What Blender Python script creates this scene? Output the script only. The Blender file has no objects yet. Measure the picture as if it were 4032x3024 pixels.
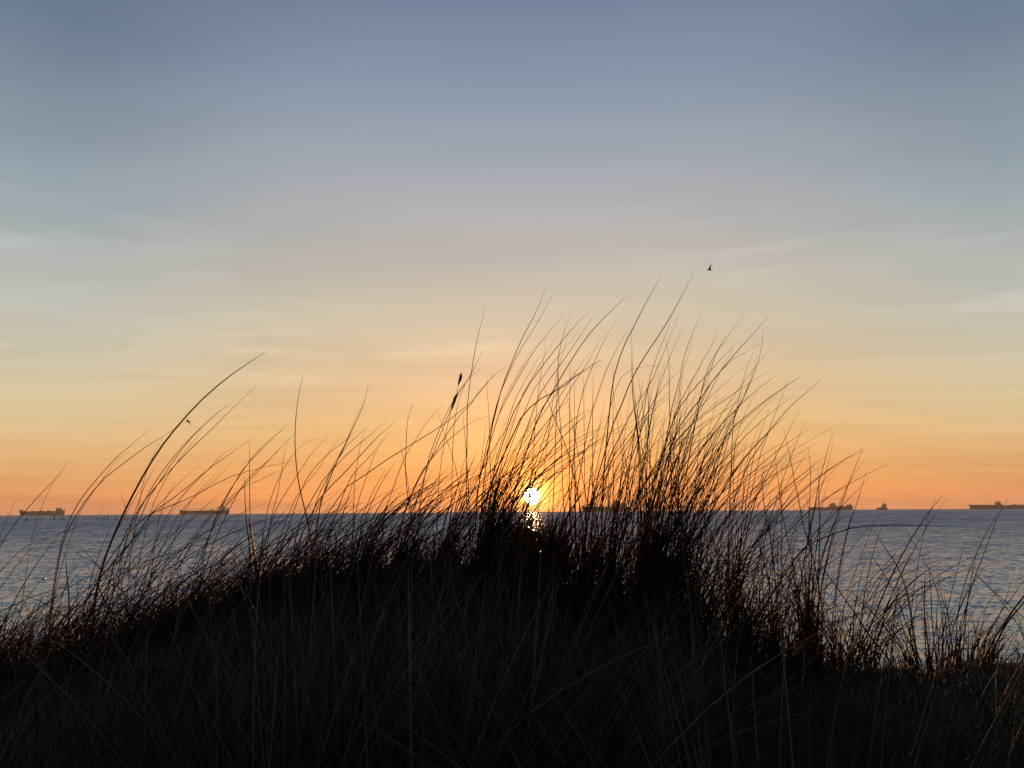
import bpy, bmesh, math, random
import numpy as np
from mathutils import Vector, Matrix

R = math.radians
rng = np.random.default_rng(7)
random.seed(7)
scene = bpy.context.scene
C = scene.collection

# ------------------------------------------------------------------ camera
EYE = 4.0                      # eye height above the sea (m)
F = 3034.0                     # focal length in photo pixels (4032 x 3024)
PITCH = math.atan(502 / F)
ROLL = math.atan(0.0068)
cam_d = bpy.data.cameras.new("camera")
cam_d.sensor_fit = 'HORIZONTAL'
cam_d.sensor_width = 36.0
cam_d.lens = 36.0 * F / 4032
cam_d.clip_start = 0.05
cam_d.clip_end = 90000
cam = bpy.data.objects.new("camera", cam_d)
C.objects.link(cam)
RM = Matrix.Rotation(R(90) + PITCH, 3, 'X') @ Matrix.Rotation(-ROLL, 3, 'Z')
cam.matrix_world = Matrix.Translation((0, 0, EYE)) @ RM.to_4x4()
scene.camera = cam
RMn = np.array(RM)


def ray(px, py):
    v = np.array([(px - 2016) / F, (1512 - py) / F, -1.0])
    return RMn @ v


def at(px, py, Y):
    """world point seen at photo pixel (px, py) at distance Y ahead"""
    d = ray(px, py)
    return np.array([0, 0, EYE]) + d * (Y / d[1])


# ------------------------------------------------------------------ world
sd = Vector(ray(2094, 1954)).normalized()
SUN_EL = math.asin(sd.z)
SUN_AZ = math.atan2(sd.x, sd.y)          # clockwise from +Y
LAMP_EL = SUN_EL + R(1.1)

world = bpy.data.worlds.new("World")
scene.world = world
world.use_nodes = True
wt = world.node_tree
wt.nodes.clear()
wn, wl = wt.nodes, wt.links


def lin(c):
    return tuple(((x / 255 / 12.92) if x / 255 <= 0.04045 else ((x / 255 + 0.055) / 1.055) ** 2.4) for x in c)


def nd(tree, typ, **kw):
    n = tree.nodes.new(typ)
    for k, v in kw.items():
        setattr(n, k, v)
    return n


def mth(tree, op, a, b=None, clamp=False):
    n = tree.nodes.new('ShaderNodeMath')
    n.operation = op
    n.use_clamp = clamp
    for i, x in enumerate((a, b)):
        if x is None:
            continue
        if isinstance(x, (int, float)):
            n.inputs[i].default_value = x
        else:
            tree.links.new(x, n.inputs[i])
    return n.outputs[0]


tc = nd(wt, 'ShaderNodeTexCoord')
vn = nd(wt, 'ShaderNodeVectorMath', operation='NORMALIZE')
wl.new(tc.outputs['Generated'], vn.inputs[0])
D = vn.outputs[0]
sx = nd(wt, 'ShaderNodeSeparateXYZ')
wl.new(D, sx.inputs[0])
elev = mth(wt, 'DIVIDE', mth(wt, 'ARCSINE', sx.outputs[2]), R(90))     # 0..1

SKY_C = [(0.0, (255, 156, 86)), (0.8, (255, 157, 84)), (3.0, (242, 168, 99)), (5.8, (230, 184, 122)), (9.5, (221, 190, 148)),
         (14.2, (204, 192, 168)), (18.9, (186, 182, 176)), (24.3, (165, 170, 178)), (29.5, (140, 155, 174)), (35.9, (114, 128, 154)), (50.0, (88, 104, 136)), (90.0, (58, 74, 108))]
SKY_E = [(0.0, (244, 152, 100)), (0.8, (238, 153, 98)), (1.9, (229, 164, 103)), (4.0, (226, 182, 126)), (6.5, (220, 196, 152)), (10.0, (206, 196, 170)), (13.0, (192, 191, 179)),
         (20.7, (150, 163, 172)), (30.6, (107, 124, 147)), (45.0, (84, 100, 128)), (90.0, (58, 74, 108))]


def sky_ramp(stops):
    rp_ = nd(wt, 'ShaderNodeValToRGB')
    cr_ = rp_.color_ramp
    while len(cr_.elements) < len(stops):
        cr_.elements.new(0.5)
    for e_, (a_, c_) in zip(cr_.elements, stops):
        e_.position = a_ / 90
        e_.color = (*lin(c_), 1)
    wl.new(elev, rp_.inputs[0])
    return rp_.outputs[0]


flat = nd(wt, 'ShaderNodeVectorMath', operation='MULTIPLY')
wl.new(D, flat.inputs[0])
flat.inputs[1].default_value = (1, 1, 0)
fln = nd(wt, 'ShaderNodeVectorMath', operation='NORMALIZE')
wl.new(flat.outputs[0], fln.inputs[0])
dh = nd(wt, 'ShaderNodeVectorMath', operation='DOT_PRODUCT')
wl.new(fln.outputs[0], dh.inputs[0])
dh.inputs[1].default_value = (math.sin(SUN_AZ), math.cos(SUN_AZ), 0)
side = nd(wt, 'ShaderNodeMapRange')
side.interpolation_type = 'SMOOTHSTEP'
side.inputs['From Min'].default_value = math.cos(R(2))
side.inputs['From Max'].default_value = math.cos(R(34))
wl.new(dh.outputs['Value'], side.inputs['Value'])
skymix = nd(wt, 'ShaderNodeMix', data_type='RGBA')
wl.new(side.outputs[0], skymix.inputs[0])
wl.new(sky_ramp(SKY_C), skymix.inputs[6])
wl.new(sky_ramp(SKY_E), skymix.inputs[7])

# thin cirrus: a layer at constant height, streaked along the horizon
cd = nd(wt, 'ShaderNodeVectorMath', operation='DIVIDE')
zz = mth(wt, 'ADD', mth(wt, 'MAXIMUM', sx.outputs[2], 0.0), 0.06)
cmb = nd(wt, 'ShaderNodeCombineXYZ')
for i in range(3):
    wl.new(zz, cmb.inputs[i])
wl.new(D, cd.inputs[0])
wl.new(cmb.outputs[0], cd.inputs[1])
mp = nd(wt, 'ShaderNodeMapping')
mp.inputs['Rotation'].default_value = (0, 0, R(-3))
mp.inputs['Scale'].default_value = (0.30, 1.0, 0.0)
wl.new(cd.outputs[0], mp.inputs[0])
nz = nd(wt, 'ShaderNodeTexNoise')
nz.inputs['Scale'].default_value = 2.2
nz.inputs['Detail'].default_value = 4
nz.inputs['Roughness'].default_value = 0.45
nz.inputs['Distortion'].default_value = 0.8
wl.new(mp.outputs[0], nz.inputs['Vector'])
cl = nd(wt, 'ShaderNodeMapRange')
cl.inputs['From Min'].default_value = 0.36
cl.inputs['From Max'].default_value = 0.68
cl.inputs['To Min'].default_value = 0.975
cl.inputs['To Max'].default_value = 1.06
wl.new(nz.outputs['Fac'], cl.inputs['Value'])
# low dusky bands near the horizon
mp2 = nd(wt, 'ShaderNodeMapping')
mp2.inputs['Scale'].default_value = (3.0, 3.0, 60.0)
wl.new(D, mp2.inputs[0])
nz2 = nd(wt, 'ShaderNodeTexNoise')
nz2.inputs['Scale'].default_value = 1.0
nz2.inputs['Detail'].default_value = 3
wl.new(mp2.outputs[0], nz2.inputs['Vector'])
b1 = nd(wt, 'ShaderNodeMapRange')
b1.inputs['From Min'].default_value = 0.50
b1.inputs['From Max'].default_value = 0.66
b1.inputs['To Min'].default_value = 0.0
b1.inputs['To Max'].default_value = 0.16
wl.new(nz2.outputs['Fac'], b1.inputs['Value'])
low = nd(wt, 'ShaderNodeMapRange')
low.inputs['From Min'].default_value = R(0.8) / R(90)
low.inputs['From Max'].default_value = R(4.5) / R(90)
low.inputs['To Min'].default_value = 1.0
low.inputs['To Max'].default_value = 0.0
wl.new(elev, low.inputs['Value'])
band = mth(wt, 'SUBTRACT', 1.0, mth(wt, 'MULTIPLY', b1.outputs[0], low.outputs[0]))
mp3 = nd(wt, 'ShaderNodeMapping')
mp3.inputs['Rotation'].default_value = (0, R(-0.3), 0)
mp3.inputs['Scale'].default_value = (4.0, 4.0, 42.0)
wl.new(D, mp3.inputs[0])
nz3 = nd(wt, 'ShaderNodeTexNoise')
nz3.inputs['Scale'].default_value = 1.0
nz3.inputs['Detail'].default_value = 6
nz3.inputs['Roughness'].default_value = 0.6
nz3.inputs['Distortion'].default_value = 0.6
wl.new(mp3.outputs[0], nz3.inputs['Vector'])
w1 = nd(wt, 'ShaderNodeMapRange')
w1.interpolation_type = 'SMOOTHSTEP'
w1.inputs['From Min'].default_value = 0.47
w1.inputs['From Max'].default_value = 0.70
w1.inputs['To Min'].default_value = 0.0
w1.inputs['To Max'].default_value = 0.13
wl.new(nz3.outputs['Fac'], w1.inputs['Value'])
mp4 = nd(wt, 'ShaderNodeMapping')
mp4.inputs['Location'].default_value = (0.35, 0.2, 0.1)
mp4.inputs['Scale'].default_value = (2.6, 2.6, 7.0)
wl.new(D, mp4.inputs[0])
nz4 = nd(wt, 'ShaderNodeTexNoise')
nz4.inputs['Scale'].default_value = 1.0
nz4.inputs['Detail'].default_value = 2
wl.new(mp4.outputs[0], nz4.inputs['Vector'])
w2 = nd(wt, 'ShaderNodeMapRange')
w2.interpolation_type = 'SMOOTHSTEP'
w2.inputs['From Min'].default_value = 0.38
w2.inputs['From Max'].default_value = 0.62
wl.new(nz4.outputs['Fac'], w2.inputs['Value'])
w3 = nd(wt, 'ShaderNodeMapRange')
w3.interpolation_type = 'SMOOTHSTEP'
w3.inputs['From Min'].default_value = R(4) / R(90)
w3.inputs['From Max'].default_value = R(11) / R(90)
wl.new(elev, w3.inputs['Value'])
w4 = nd(wt, 'ShaderNodeMapRange')
w4.interpolation_type = 'SMOOTHSTEP'
w4.inputs['From Min'].default_value = R(27) / R(90)
w4.inputs['From Max'].default_value = R(16) / R(90)
wl.new(elev, w4.inputs['Value'])
wisp = mth(wt, 'MULTIPLY', mth(wt, 'MULTIPLY', w1.outputs[0], w2.outputs[0]), mth(wt, 'MULTIPLY', w3.outputs[0], w4.outputs[0]))
cloud = mth(wt, 'MULTIPLY', mth(wt, 'MULTIPLY', cl.outputs[0], band), mth(wt, 'ADD', wisp, 0.985))

# dimmer sky away from the sun
az = nd(wt, 'ShaderNodeMapRange')
az.interpolation_type = 'SMOOTHSTEP'
az.inputs['From Min'].default_value = -0.7
az.inputs['From Max'].default_value = 0.72
az.inputs['To Min'].default_value = 0.20
az.inputs['To Max'].default_value = 1.0
wl.new(dh.outputs['Value'], az.inputs['Value'])
fac = mth(wt, 'MULTIPLY', cloud, az.outputs[0])

vs = nd(wt, 'ShaderNodeVectorMath', operation='SCALE')
wl.new(skymix.outputs[2], vs.inputs[0])
wl.new(fac, vs.inputs['Scale'])

# physical sky with the same low sun, a share of the whole
sky = nd(wt, 'ShaderNodeTexSky', sky_type='NISHITA')
sky.sun_disc = False
sky.sun_elevation = LAMP_EL
sky.sun_rotation = SUN_AZ
sky.altitude = 0
sky.dust_density = 1.5
SKY_STRENGTH = 0.1
NISHITA_SHARE = 0.03
a1 = nd(wt, 'ShaderNodeVectorMath', operation='SCALE')
wl.new(vs.outputs[0], a1.inputs[0])
a1.inputs['Scale'].default_value = 1.0 / SKY_STRENGTH
a2 = nd(wt, 'ShaderNodeVectorMath', operation='SCALE')
wl.new(sky.outputs[0], a2.inputs[0])
a2.inputs['Scale'].default_value = NISHITA_SHARE
a3 = nd(wt, 'ShaderNodeVectorMath', operation='ADD')
wl.new(a1.outputs[0], a3.inputs[0])
wl.new(a2.outputs[0], a3.inputs[1])

# aureole of the low sun
ds = nd(wt, 'ShaderNodeVectorMath', operation='DOT_PRODUCT')
wl.new(D, ds.inputs[0])
ds.inputs[1].default_value = sd
th = mth(wt, 'ARCCOSINE', mth(wt, 'MINIMUM', ds.outputs['Value'], 1.0))
cur = a3.outputs[0]
for width, gain, col in ((0.0070, 90.0, (1.0, 0.72, 0.22)), (0.018, 18.0, (1.0, 0.44, 0.03)), (0.05, 13.0, (1.0, 0.17, 0.0)), (0.13, 3.4, (1.0, 0.30, 0.03))):
    g = mth(wt, 'MULTIPLY', mth(wt, 'EXPONENT', mth(wt, 'DIVIDE', th, -width)), gain)
    s = nd(wt, 'ShaderNodeVectorMath', operation='SCALE')
    s.inputs[0].default_value = col
    wl.new(g, s.inputs['Scale'])
    a = nd(wt, 'ShaderNodeVectorMath', operation='ADD')
    wl.new(cur, a.inputs[0])
    wl.new(s.outputs[0], a.inputs[1])
    cur = a.outputs[0]
bg = nd(wt, 'ShaderNodeBackground')
bg.inputs['Strength'].default_value = SKY_STRENGTH
wl.new(cur, bg.inputs['Color'])
wo = nd(wt, 'ShaderNodeOutputWorld')
wl.new(bg.outputs[0], wo.inputs[0])

# ------------------------------------------------------------------ sun lamp
sun_d = bpy.data.lights.new("sun_light", 'SUN')
sun_d.energy = 2.2
sun_d.angle = R(0.5)
sun_d.color = (1.0, 0.50, 0.20)
sun_l = bpy.data.objects.new("sun_light", sun_d)
C.objects.link(sun_l)
ld = Vector((math.sin(SUN_AZ) * math.cos(LAMP_EL), math.cos(SUN_AZ) * math.cos(LAMP_EL), math.sin(LAMP_EL)))
sun_l.rotation_euler = ld.to_track_quat('Z', 'Y').to_euler()
sun_l.location = (0, 0, 30)

scene.view_settings.view_transform = 'Standard'
scene.view_settings.look = 'None'
scene.view_settings.exposure = 0.0
scene.view_settings.gamma = 1.0
scene.view_settings.use_curve_mapping = False
scene.render.engine = 'CYCLES'
scene.cycles.max_bounces = 6
scene.cycles.diffuse_bounces = 2
scene.cycles.transparent_max_bounces = 8
scene.cycles.sample_clamp_indirect = 6.0


# ------------------------------------------------------------------ helpers
def tag(o, label=None, cat=None, group=None, kind=None):
    if label:
        o['label'] = label
    if cat:
        o['category'] = cat
    if group:
        o['group'] = group
    if kind:
        o['kind'] = kind
    return o


def empty(name, loc=(0, 0, 0), rz=0.0):
    o = bpy.data.objects.new(name, None)
    o.empty_display_size = 0.2
    o.location = loc
    o.rotation_euler = (0, 0, rz)
    C.objects.link(o)
    return o


def link_mesh(name, me, mat, parent=None, loc=None):
    o = bpy.data.objects.new(name, me)
    C.objects.link(o)
    if mat is not None:
        me.materials.append(mat)
    if parent is not None:
        o.parent = parent
    if loc is not None:
        o.location = loc
    return o


def np_mesh(name, verts, quads, smooth=True, attr=None):
    me = bpy.data.meshes.new(name)
    n, m = len(verts), len(quads)
    k = quads.shape[1]
    me.vertices.add(n)
    me.vertices.foreach_set('co', np.ascontiguousarray(verts, dtype=np.float32).ravel())
    me.loops.add(m * k)
    me.loops.foreach_set('vertex_index', np.ascontiguousarray(quads, dtype=np.int32).ravel())
    me.polygons.add(m)
    me.polygons.foreach_set('loop_start', np.arange(0, m * k, k, dtype=np.int32))
    me.polygons.foreach_set('use_smooth', np.full(m, smooth, dtype=bool))
    if attr:
        for an, av in attr.items():
            a = me.attributes.new(an, 'FLOAT', 'POINT')
            a.data.foreach_set('value', np.ascontiguousarray(av, dtype=np.float32))
    me.update(calc_edges=True)
    me.validate()
    return me


def new_mat(name):
    m = bpy.data.materials.new(name)
    m.use_nodes = True
    t = m.node_tree
    return m, t, t.nodes['Principled BSDF'], t.nodes['Material Output']


def noise_col(t, bsdf, c1, c2, scale, detail=5, coord='Object', stretch=(1, 1, 1), lo=0.35, hi=0.65):
    tcn = nd(t, 'ShaderNodeTexCoord')
    m_ = nd(t, 'ShaderNodeMapping')
    m_.inputs['Scale'].default_value = stretch
    t.links.new(tcn.outputs[coord], m_.inputs[0])
    nn = nd(t, 'ShaderNodeTexNoise')
    nn.inputs['Scale'].default_value = scale
    nn.inputs['Detail'].default_value = detail
    t.links.new(m_.outputs[0], nn.inputs['Vector'])
    rp = nd(t, 'ShaderNodeValToRGB')
    rp.color_ramp.elements[0].position = lo
    rp.color_ramp.elements[1].position = hi
    rp.color_ramp.elements[0].color = (*c1, 1)
    rp.color_ramp.elements[1].color = (*c2, 1)
    t.links.new(nn.outputs['Fac'], rp.inputs[0])
    t.links.new(rp.outputs[0], bsdf.inputs['Base Color'])
    return nn, m_


# ------------------------------------------------------------------ materials
def blade_material(name, cols, trans=0.55, rough=0.5):
    m, t, b, out = new_mat(name)
    at_ = nd(t, 'ShaderNodeAttribute', attribute_name='tone')
    rp = nd(t, 'ShaderNodeValToRGB')
    els = rp.color_ramp.elements
    while len(els) < len(cols):
        els.new(0.5)
    for i, (e, c) in enumerate(zip(els, cols)):
        e.position = i / (len(cols) - 1)
        e.color = (*c, 1)
    t.links.new(at_.outputs['Fac'], rp.inputs[0])
    tcn = nd(t, 'ShaderNodeTexCoord')
    mpn = nd(t, 'ShaderNodeMapping')
    mpn.inputs['Scale'].default_value = (300, 300, 18)
    t.links.new(tcn.outputs['Object'], mpn.inputs[0])
    nn = nd(t, 'ShaderNodeTexNoise')
    nn.inputs['Scale'].default_value = 1.0
    nn.inputs['Detail'].default_value = 3
    t.links.new(mpn.outputs[0], nn.inputs['Vector'])
    mr = nd(t, 'ShaderNodeMapRange')
    mr.inputs['To Min'].default_value = 0.65
    mr.inputs['To Max'].default_value = 1.3
    t.links.new(nn.outputs['Fac'], mr.inputs['Value'])
    sc = nd(t, 'ShaderNodeVectorMath', operation='SCALE')
    t.links.new(rp.outputs[0], sc.inputs[0])
    t.links.new(mr.outputs[0], sc.inputs['Scale'])
    t.links.new(sc.outputs[0], b.inputs['Base Color'])
    b.inputs['Roughness'].default_value = rough
    b.inputs['Specular IOR Level'].default_value = 0.45
    tr = nd(t, 'ShaderNodeBsdfTranslucent')
    warm = nd(t, 'ShaderNodeVectorMath', operation='MULTIPLY')
    t.links.new(sc.outputs[0], warm.inputs[0])
    warm.inputs[1].default_value = (3.0, 1.3, 0.45)
    t.links.new(warm.outputs[0], tr.inputs['Color'])
    mx = nd(t, 'ShaderNodeMixShader')
    mx.inputs[0].default_value = trans
    t.links.new(b.outputs[0], mx.inputs[1])
    t.links.new(tr.outputs[0], mx.inputs[2])
    t.links.new(mx.outputs[0], out.inputs['Surface'])
    return m


GREENS = [(0.024, 0.026, 0.013), (0.05, 0.046, 0.022), (0.10, 0.078, 0.038), (0.20, 0.155, 0.09), (0.36, 0.30, 0.20)]
M_grass = blade_material("marram_grass", GREENS)
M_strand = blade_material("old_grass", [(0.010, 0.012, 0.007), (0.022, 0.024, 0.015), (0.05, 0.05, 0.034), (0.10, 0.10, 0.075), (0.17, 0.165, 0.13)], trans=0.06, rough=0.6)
M_thatch = blade_material("dead_grass", [(0.016, 0.013, 0.008), (0.03, 0.023, 0.014), (0.055, 0.042, 0.026), (0.10, 0.078, 0.05)], trans=0.15, rough=0.8)
M_seed, t, b, o_ = new_mat("seed_head")
noise_col(t, b, (0.05, 0.035, 0.018), (0.14, 0.10, 0.05), 300)
b.inputs['Roughness'].default_value = 0.8

M_dune, t, b, o_ = new_mat("dune_sand_shaded")
nn, _m = noise_col(t, b, (0.014, 0.011, 0.008), (0.035, 0.026, 0.018), 7, detail=8)  # near-black sand: shade from the grass is put into the base colour
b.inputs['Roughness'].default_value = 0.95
bp = nd(t, 'ShaderNodeBump')
bp.inputs['Distance'].default_value = 0.02
n3 = nd(t, 'ShaderNodeTexNoise')
n3.inputs['Scale'].default_value = 45
n3.inputs['Detail'].default_value = 6
t.links.new(_m.outputs[0], n3.inputs['Vector'])
t.links.new(n3.outputs['Fac'], bp.inputs['Height'])
t.links.new(bp.outputs[0], b.inputs['Normal'])


def paint(name, c1, c2, rough=0.6, scale=0.15, stretch=(1, 1, 1)):
    m, t, b, _ = new_mat(name)
    noise_col(t, b, c1, c2, scale, stretch=stretch)
    b.inputs['Roughness'].default_value = rough
    return m


M_hull = paint("rust_red_hull", (0.20, 0.045, 0.03), (0.30, 0.075, 0.045), 0.7, 0.08, (1, 1, 0.2))
M_hull_dark = paint("dark_hull", (0.06, 0.035, 0.035), (0.10, 0.05, 0.045), 0.7, 0.08, (1, 1, 0.2))
M_super = paint("ship_cream", (0.36, 0.30, 0.27), (0.48, 0.42, 0.38), 0.6, 0.1)
M_steel = paint("ship_steel", (0.16, 0.08, 0.06), (0.24, 0.12, 0.09), 0.7, 0.2)
M_wood = paint("wet_wood", (0.025, 0.02, 0.018), (0.05, 0.04, 0.032), 0.8, 3.0, (1, 1, 0.2))
M_bird = paint("dark_plumage", (0.03, 0.026, 0.022), (0.07, 0.06, 0.05), 0.8, 20)
M_buoy = paint("pale_buoy", (0.85, 0.80, 0.75), (0.92, 0.88, 0.84), 0.25, 4)
M_buoy.node_tree.nodes["Principled BSDF"].inputs["Metallic"].default_value = 0.9

# water
SEA_IOR = 3.6
M_sea, t, b, o_ = new_mat("sea_water")
b.inputs['Base Color'].default_value = (0.32, 0.40, 0.41, 1)
b.inputs['IOR'].default_value = SEA_IOR
tcn = nd(t, 'ShaderNodeTexCoord')
sy = nd(t, 'ShaderNodeSeparateXYZ')
t.links.new(tcn.outputs['Object'], sy.inputs[0])
lg = mth(t, 'LOGARITHM', mth(t, 'MAXIMUM', sy.outputs[1], 10.0), 10.0)


def by_distance(d0, d1, v0, v1):
    """value that changes along the sea, away from the shore"""
    m_ = nd(t, 'ShaderNodeMapRange')
    m_.inputs['From Min'].default_value = math.log10(d0)
    m_.inputs['From Max'].default_value = math.log10(d1)
    m_.inputs['To Min'].default_value = v0
    m_.inputs['To Max'].default_value = v1
    t.links.new(lg, m_.inputs['Value'])
    return m_.outputs[0]


t.links.new(by_distance(20, 800, 0.12, 0.30), b.inputs['Roughness'])
geo = nd(t, 'ShaderNodeNewGeometry')
cur = geo.outputs['Normal']
# slopes of the small wavelets, from chop to swell; wavelets too fine for the mesh take over with distance
for scale, st, k in ((7.0, (0.6, 1, 1), by_distance(15, 70, 0.8, 1.6)), (2.4, (0.5, 1, 1), by_distance(20, 100, 0.4, 1.5)),
                     (0.7, (0.45, 1, 1), by_distance(40, 200, 0.15, 1.6)), (0.16, (0.35, 1, 1), by_distance(80, 500, 0.0, 1.6)),
                     (0.03, (0.25, 1, 1), by_distance(250, 1500, 0.0, 1.3))):
    mm = nd(t, 'ShaderNodeMapping')
    mm.inputs['Scale'].default_value = st
    mm.inputs['Rotation'].default_value = (0, 0, R(5))
    t.links.new(tcn.outputs['Object'], mm.inputs[0])
    n_ = nd(t, 'ShaderNodeTexNoise')
    n_.inputs['Scale'].default_value = scale
    n_.inputs['Detail'].default_value = 2
    n_.inputs['Distortion'].default_value = 0.2
    t.links.new(mm.outputs[0], n_.inputs['Vector'])
    sb = nd(t, 'ShaderNodeVectorMath', operation='SUBTRACT')
    t.links.new(n_.outputs['Color'], sb.inputs[0])
    sb.inputs[1].default_value = (0.5, 0.5, 0.5)
    ml = nd(t, 'ShaderNodeVectorMath', operation='MULTIPLY')
    t.links.new(sb.outputs[0], ml.inputs[0])
    ml.inputs[1].default_value = (0.5, 1.0, 0.0)
    sc_ = nd(t, 'ShaderNodeVectorMath', operation='SCALE')
    t.links.new(ml.outputs[0], sc_.inputs[0])
    t.links.new(k, sc_.inputs['Scale'])
    ad = nd(t, 'ShaderNodeVectorMath', operation='ADD')
    t.links.new(cur, ad.inputs[0])
    t.links.new(sc_.outputs[0], ad.inputs[1])
    cur = ad.outputs[0]
# wind waves running ashore are steeper on their landward face
cb = nd(t, 'ShaderNodeCombineXYZ')
t.links.new(by_distance(24, 260, -0.05, -0.46), cb.inputs[1])
ad = nd(t, 'ShaderNodeVectorMath', operation='ADD')
t.links.new(cur, ad.inputs[0])
t.links.new(cb.outputs[0], ad.inputs[1])
nn_ = nd(t, 'ShaderNodeVectorMath', operation='NORMALIZE')
t.links.new(ad.outputs[0], nn_.inputs[0])
t.links.new(nn_.outputs[0], b.inputs['Normal'])

# ------------------------------------------------------------------ the sun in the sky
SD = 60000.0
bm = bmesh.new()
bmesh.ops.create_icosphere(bm, subdivisions=4, radius=SD * math.tan(R(0.57)))
me = bpy.data.meshes.new("sun")
bm.to_mesh(me)
bm.free()
for p in me.polygons:
    p.use_smooth = True
M_sun, t, b, o_ = new_mat("sun_glow")
em = nd(t, 'ShaderNodeEmission')
em.inputs['Color'].default_value = (1.0, 0.80, 0.45, 1)
em.inputs['Strength'].default_value = 50
t.links.new(em.outputs[0], o_.inputs['Surface'])
o = link_mesh("sun", me, M_sun)
o.location = Vector((0, 0, EYE)) + sd * SD
tag(o, "glaring white-yellow sun low over the sea horizon behind the grass", "sun", kind="structure")

# ------------------------------------------------------------------ the sea: one sheet, rows denser near the shore
ys = [7.0]
while ys[-1] < 420:
    y = ys[-1]
    ys.append(y + max(0.035, min(y * y / (EYE * 770) * 0.55, 0.03 * y)))
near_n = len(ys)
while ys[-1] < 8200:
    ys.append(ys[-1] * 1.04)
ys = np.array(ys)
NU = 1100
us = np.linspace(-1, 1, NU)
half = np.where(ys < 500, np.maximum(ys * 1.0, 12.0) + 4, ys * 1.3)
Xg = us[None, :] * half[:, None]
Yg = np.repeat(ys[:, None], NU, 1)
rowstep = np.gradient(ys)[:, None]
colstep = (half * 2 / NU)[:, None]
Z = np.zeros_like(Xg)
DX = np.zeros_like(Xg)
wr = np.random.default_rng(3)
NWAVE = 190
lams = 0.20 * (9 / 0.20) ** (wr.random(NWAVE) ** 1.5)
for lam in lams:
    ang = wr.normal(0, 0.55) + R(8)
    k = 2 * math.pi / lam
    kx, ky = k * math.sin(ang), k * math.cos(ang)
    slope = 0.0165 * (1.0 if lam < 0.8 else (0.8 / lam) ** 0.8)
    amp = slope * lam / (2 * math.pi) * wr.uniform(0.6, 1.5)
    ph = wr.random() * 6.28
    res = np.clip((lam / np.maximum(rowstep, colstep * abs(math.sin(ang)) * 1.2) - 2.2) / 1.8, 0, 1)
    arg = kx * Xg - ky * Yg + ph
    # irregular groups of waves
    mod = 0.6 + 0.6 * np.sin(Xg * k * 0.13 * wr.uniform(0.6, 1.4) + ph * 3) * np.sin(Yg * k * 0.11 * wr.uniform(0.6, 1.4) + ph * 5)
    Z += res * amp * mod * (np.sin(arg) + 0.28 * np.sin(2 * arg + 0.6))
fade = np.clip((ys - 7) / 4, 0.3, 1)[:, None]
V = np.stack([Xg, Yg, Z * fade], -1).reshape(-1, 3)
NY = len(ys)
ii = (np.arange(NY - 1)[:, None] * NU + np.arange(NU - 1)[None, :]).ravel()
Q = np.stack([ii, ii + 1, ii + NU + 1, ii + NU], 1)
sea = link_mesh("sea", np_mesh("sea", V, Q), M_sea)
tag(sea, "grey blue choppy sea stretching to the horizon", kind="structure")

# ------------------------------------------------------------------ the dune
SIL = np.array([(-600, 2640), (0, 2615), (200, 2600), (400, 2575), (520, 2520), (650, 2460), (800, 2400), (1000, 2330),
                (1200, 2285), (1450, 2245), (1700, 2225), (1900, 2240), (2100, 2300), (2300, 2330), (2500, 2380), (2700, 2450),
                (2850, 2530), (3000, 2590), (3150, 2620), (3350, 2640), (3540, 2622), (3640, 2650), (3700, 2646), (3760, 2618), (3830, 2601),
                (3885, 2604), (3925, 2624), (3965, 2603), (4032, 2600), (4300, 2615), (4700, 2640)], float)


def sil(px):
    return np.interp(px, SIL[:, 0], SIL[:, 1])


def crest_Y_px(px):
    return 2.3 + 1.1 * np.clip(np.abs(np.asarray(px, float) - 1850) / 2000, 0, 1.6) ** 1.4


_px = np.linspace(-600, 4700, 400)
_cy = crest_Y_px(_px)
_cp = np.array([at(p, sil(p) + (34 if p < 3150 else 4), y) for p, y in zip(_px, _cy)])
_cx, _cz = _cp[:, 0], _cp[:, 2]


def crest(X):
    return np.interp(X, _cx, _cy), np.interp(X, _cx, _cz)


def ground(X, Y):
    X = np.asarray(X, float)
    Y = np.asarray(Y, float)
    yc, zc = crest(X)
    d = Y - yc
    tn = np.clip(-d / yc, 0, 1)
    zn = zc + (EYE - 0.98 - zc) * (tn ** 1.15)
    zf = zc - 0.30 * d - 0.075 * d * d
    z = np.where(d < 0, zn, np.maximum(zf, -1.2))
    bump = 0.012 * (np.sin(X * 9 + Y * 4) * np.sin(Y * 7 - X * 3) + 0.5 * np.sin(X * 23 + 1) * np.sin(Y * 19))
    return z + bump * np.clip(np.abs(d) * 3, 0, 1)


gy = np.concatenate([np.linspace(-30, -2, 15)[:-1], np.linspace(-2, 6, 180), np.linspace(6, 14, 40)[1:]])
gx = np.concatenate([np.linspace(-40, -6, 18)[:-1], np.linspace(-6, 6, 260), np.linspace(6, 40, 18)[1:]])
GX, GY = np.meshgrid(gx, gy)
GZ = ground(GX, GY)
V = np.stack([GX, GY, GZ], -1).reshape(-1, 3)
n2 = len(gx)
ii = (np.arange(len(gy) - 1)[:, None] * n2 + np.arange(n2 - 1)[None, :]).ravel()
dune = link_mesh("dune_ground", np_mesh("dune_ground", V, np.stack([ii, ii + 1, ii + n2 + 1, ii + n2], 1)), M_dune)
tag(dune, "sandy dune ridge coloured dark as the shade under the beach grass", kind="structure")


# ------------------------------------------------------------------ solids
def bm_prism(bm, pts, y0, y1, taper=1.0):
    """closed outline in XZ given depth in Y"""
    a = [bm.verts.new((x, y0, z)) for x, z in pts]
    b_ = [bm.verts.new((x, y1, z)) for x, z in pts]
    n = len(pts)
    bm.faces.new(a)
    bm.faces.new(b_[::-1])
    for i in range(n):
        j = (i + 1) % n
        bm.faces.new((a[j], a[i], b_[i], b_[j]))


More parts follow.
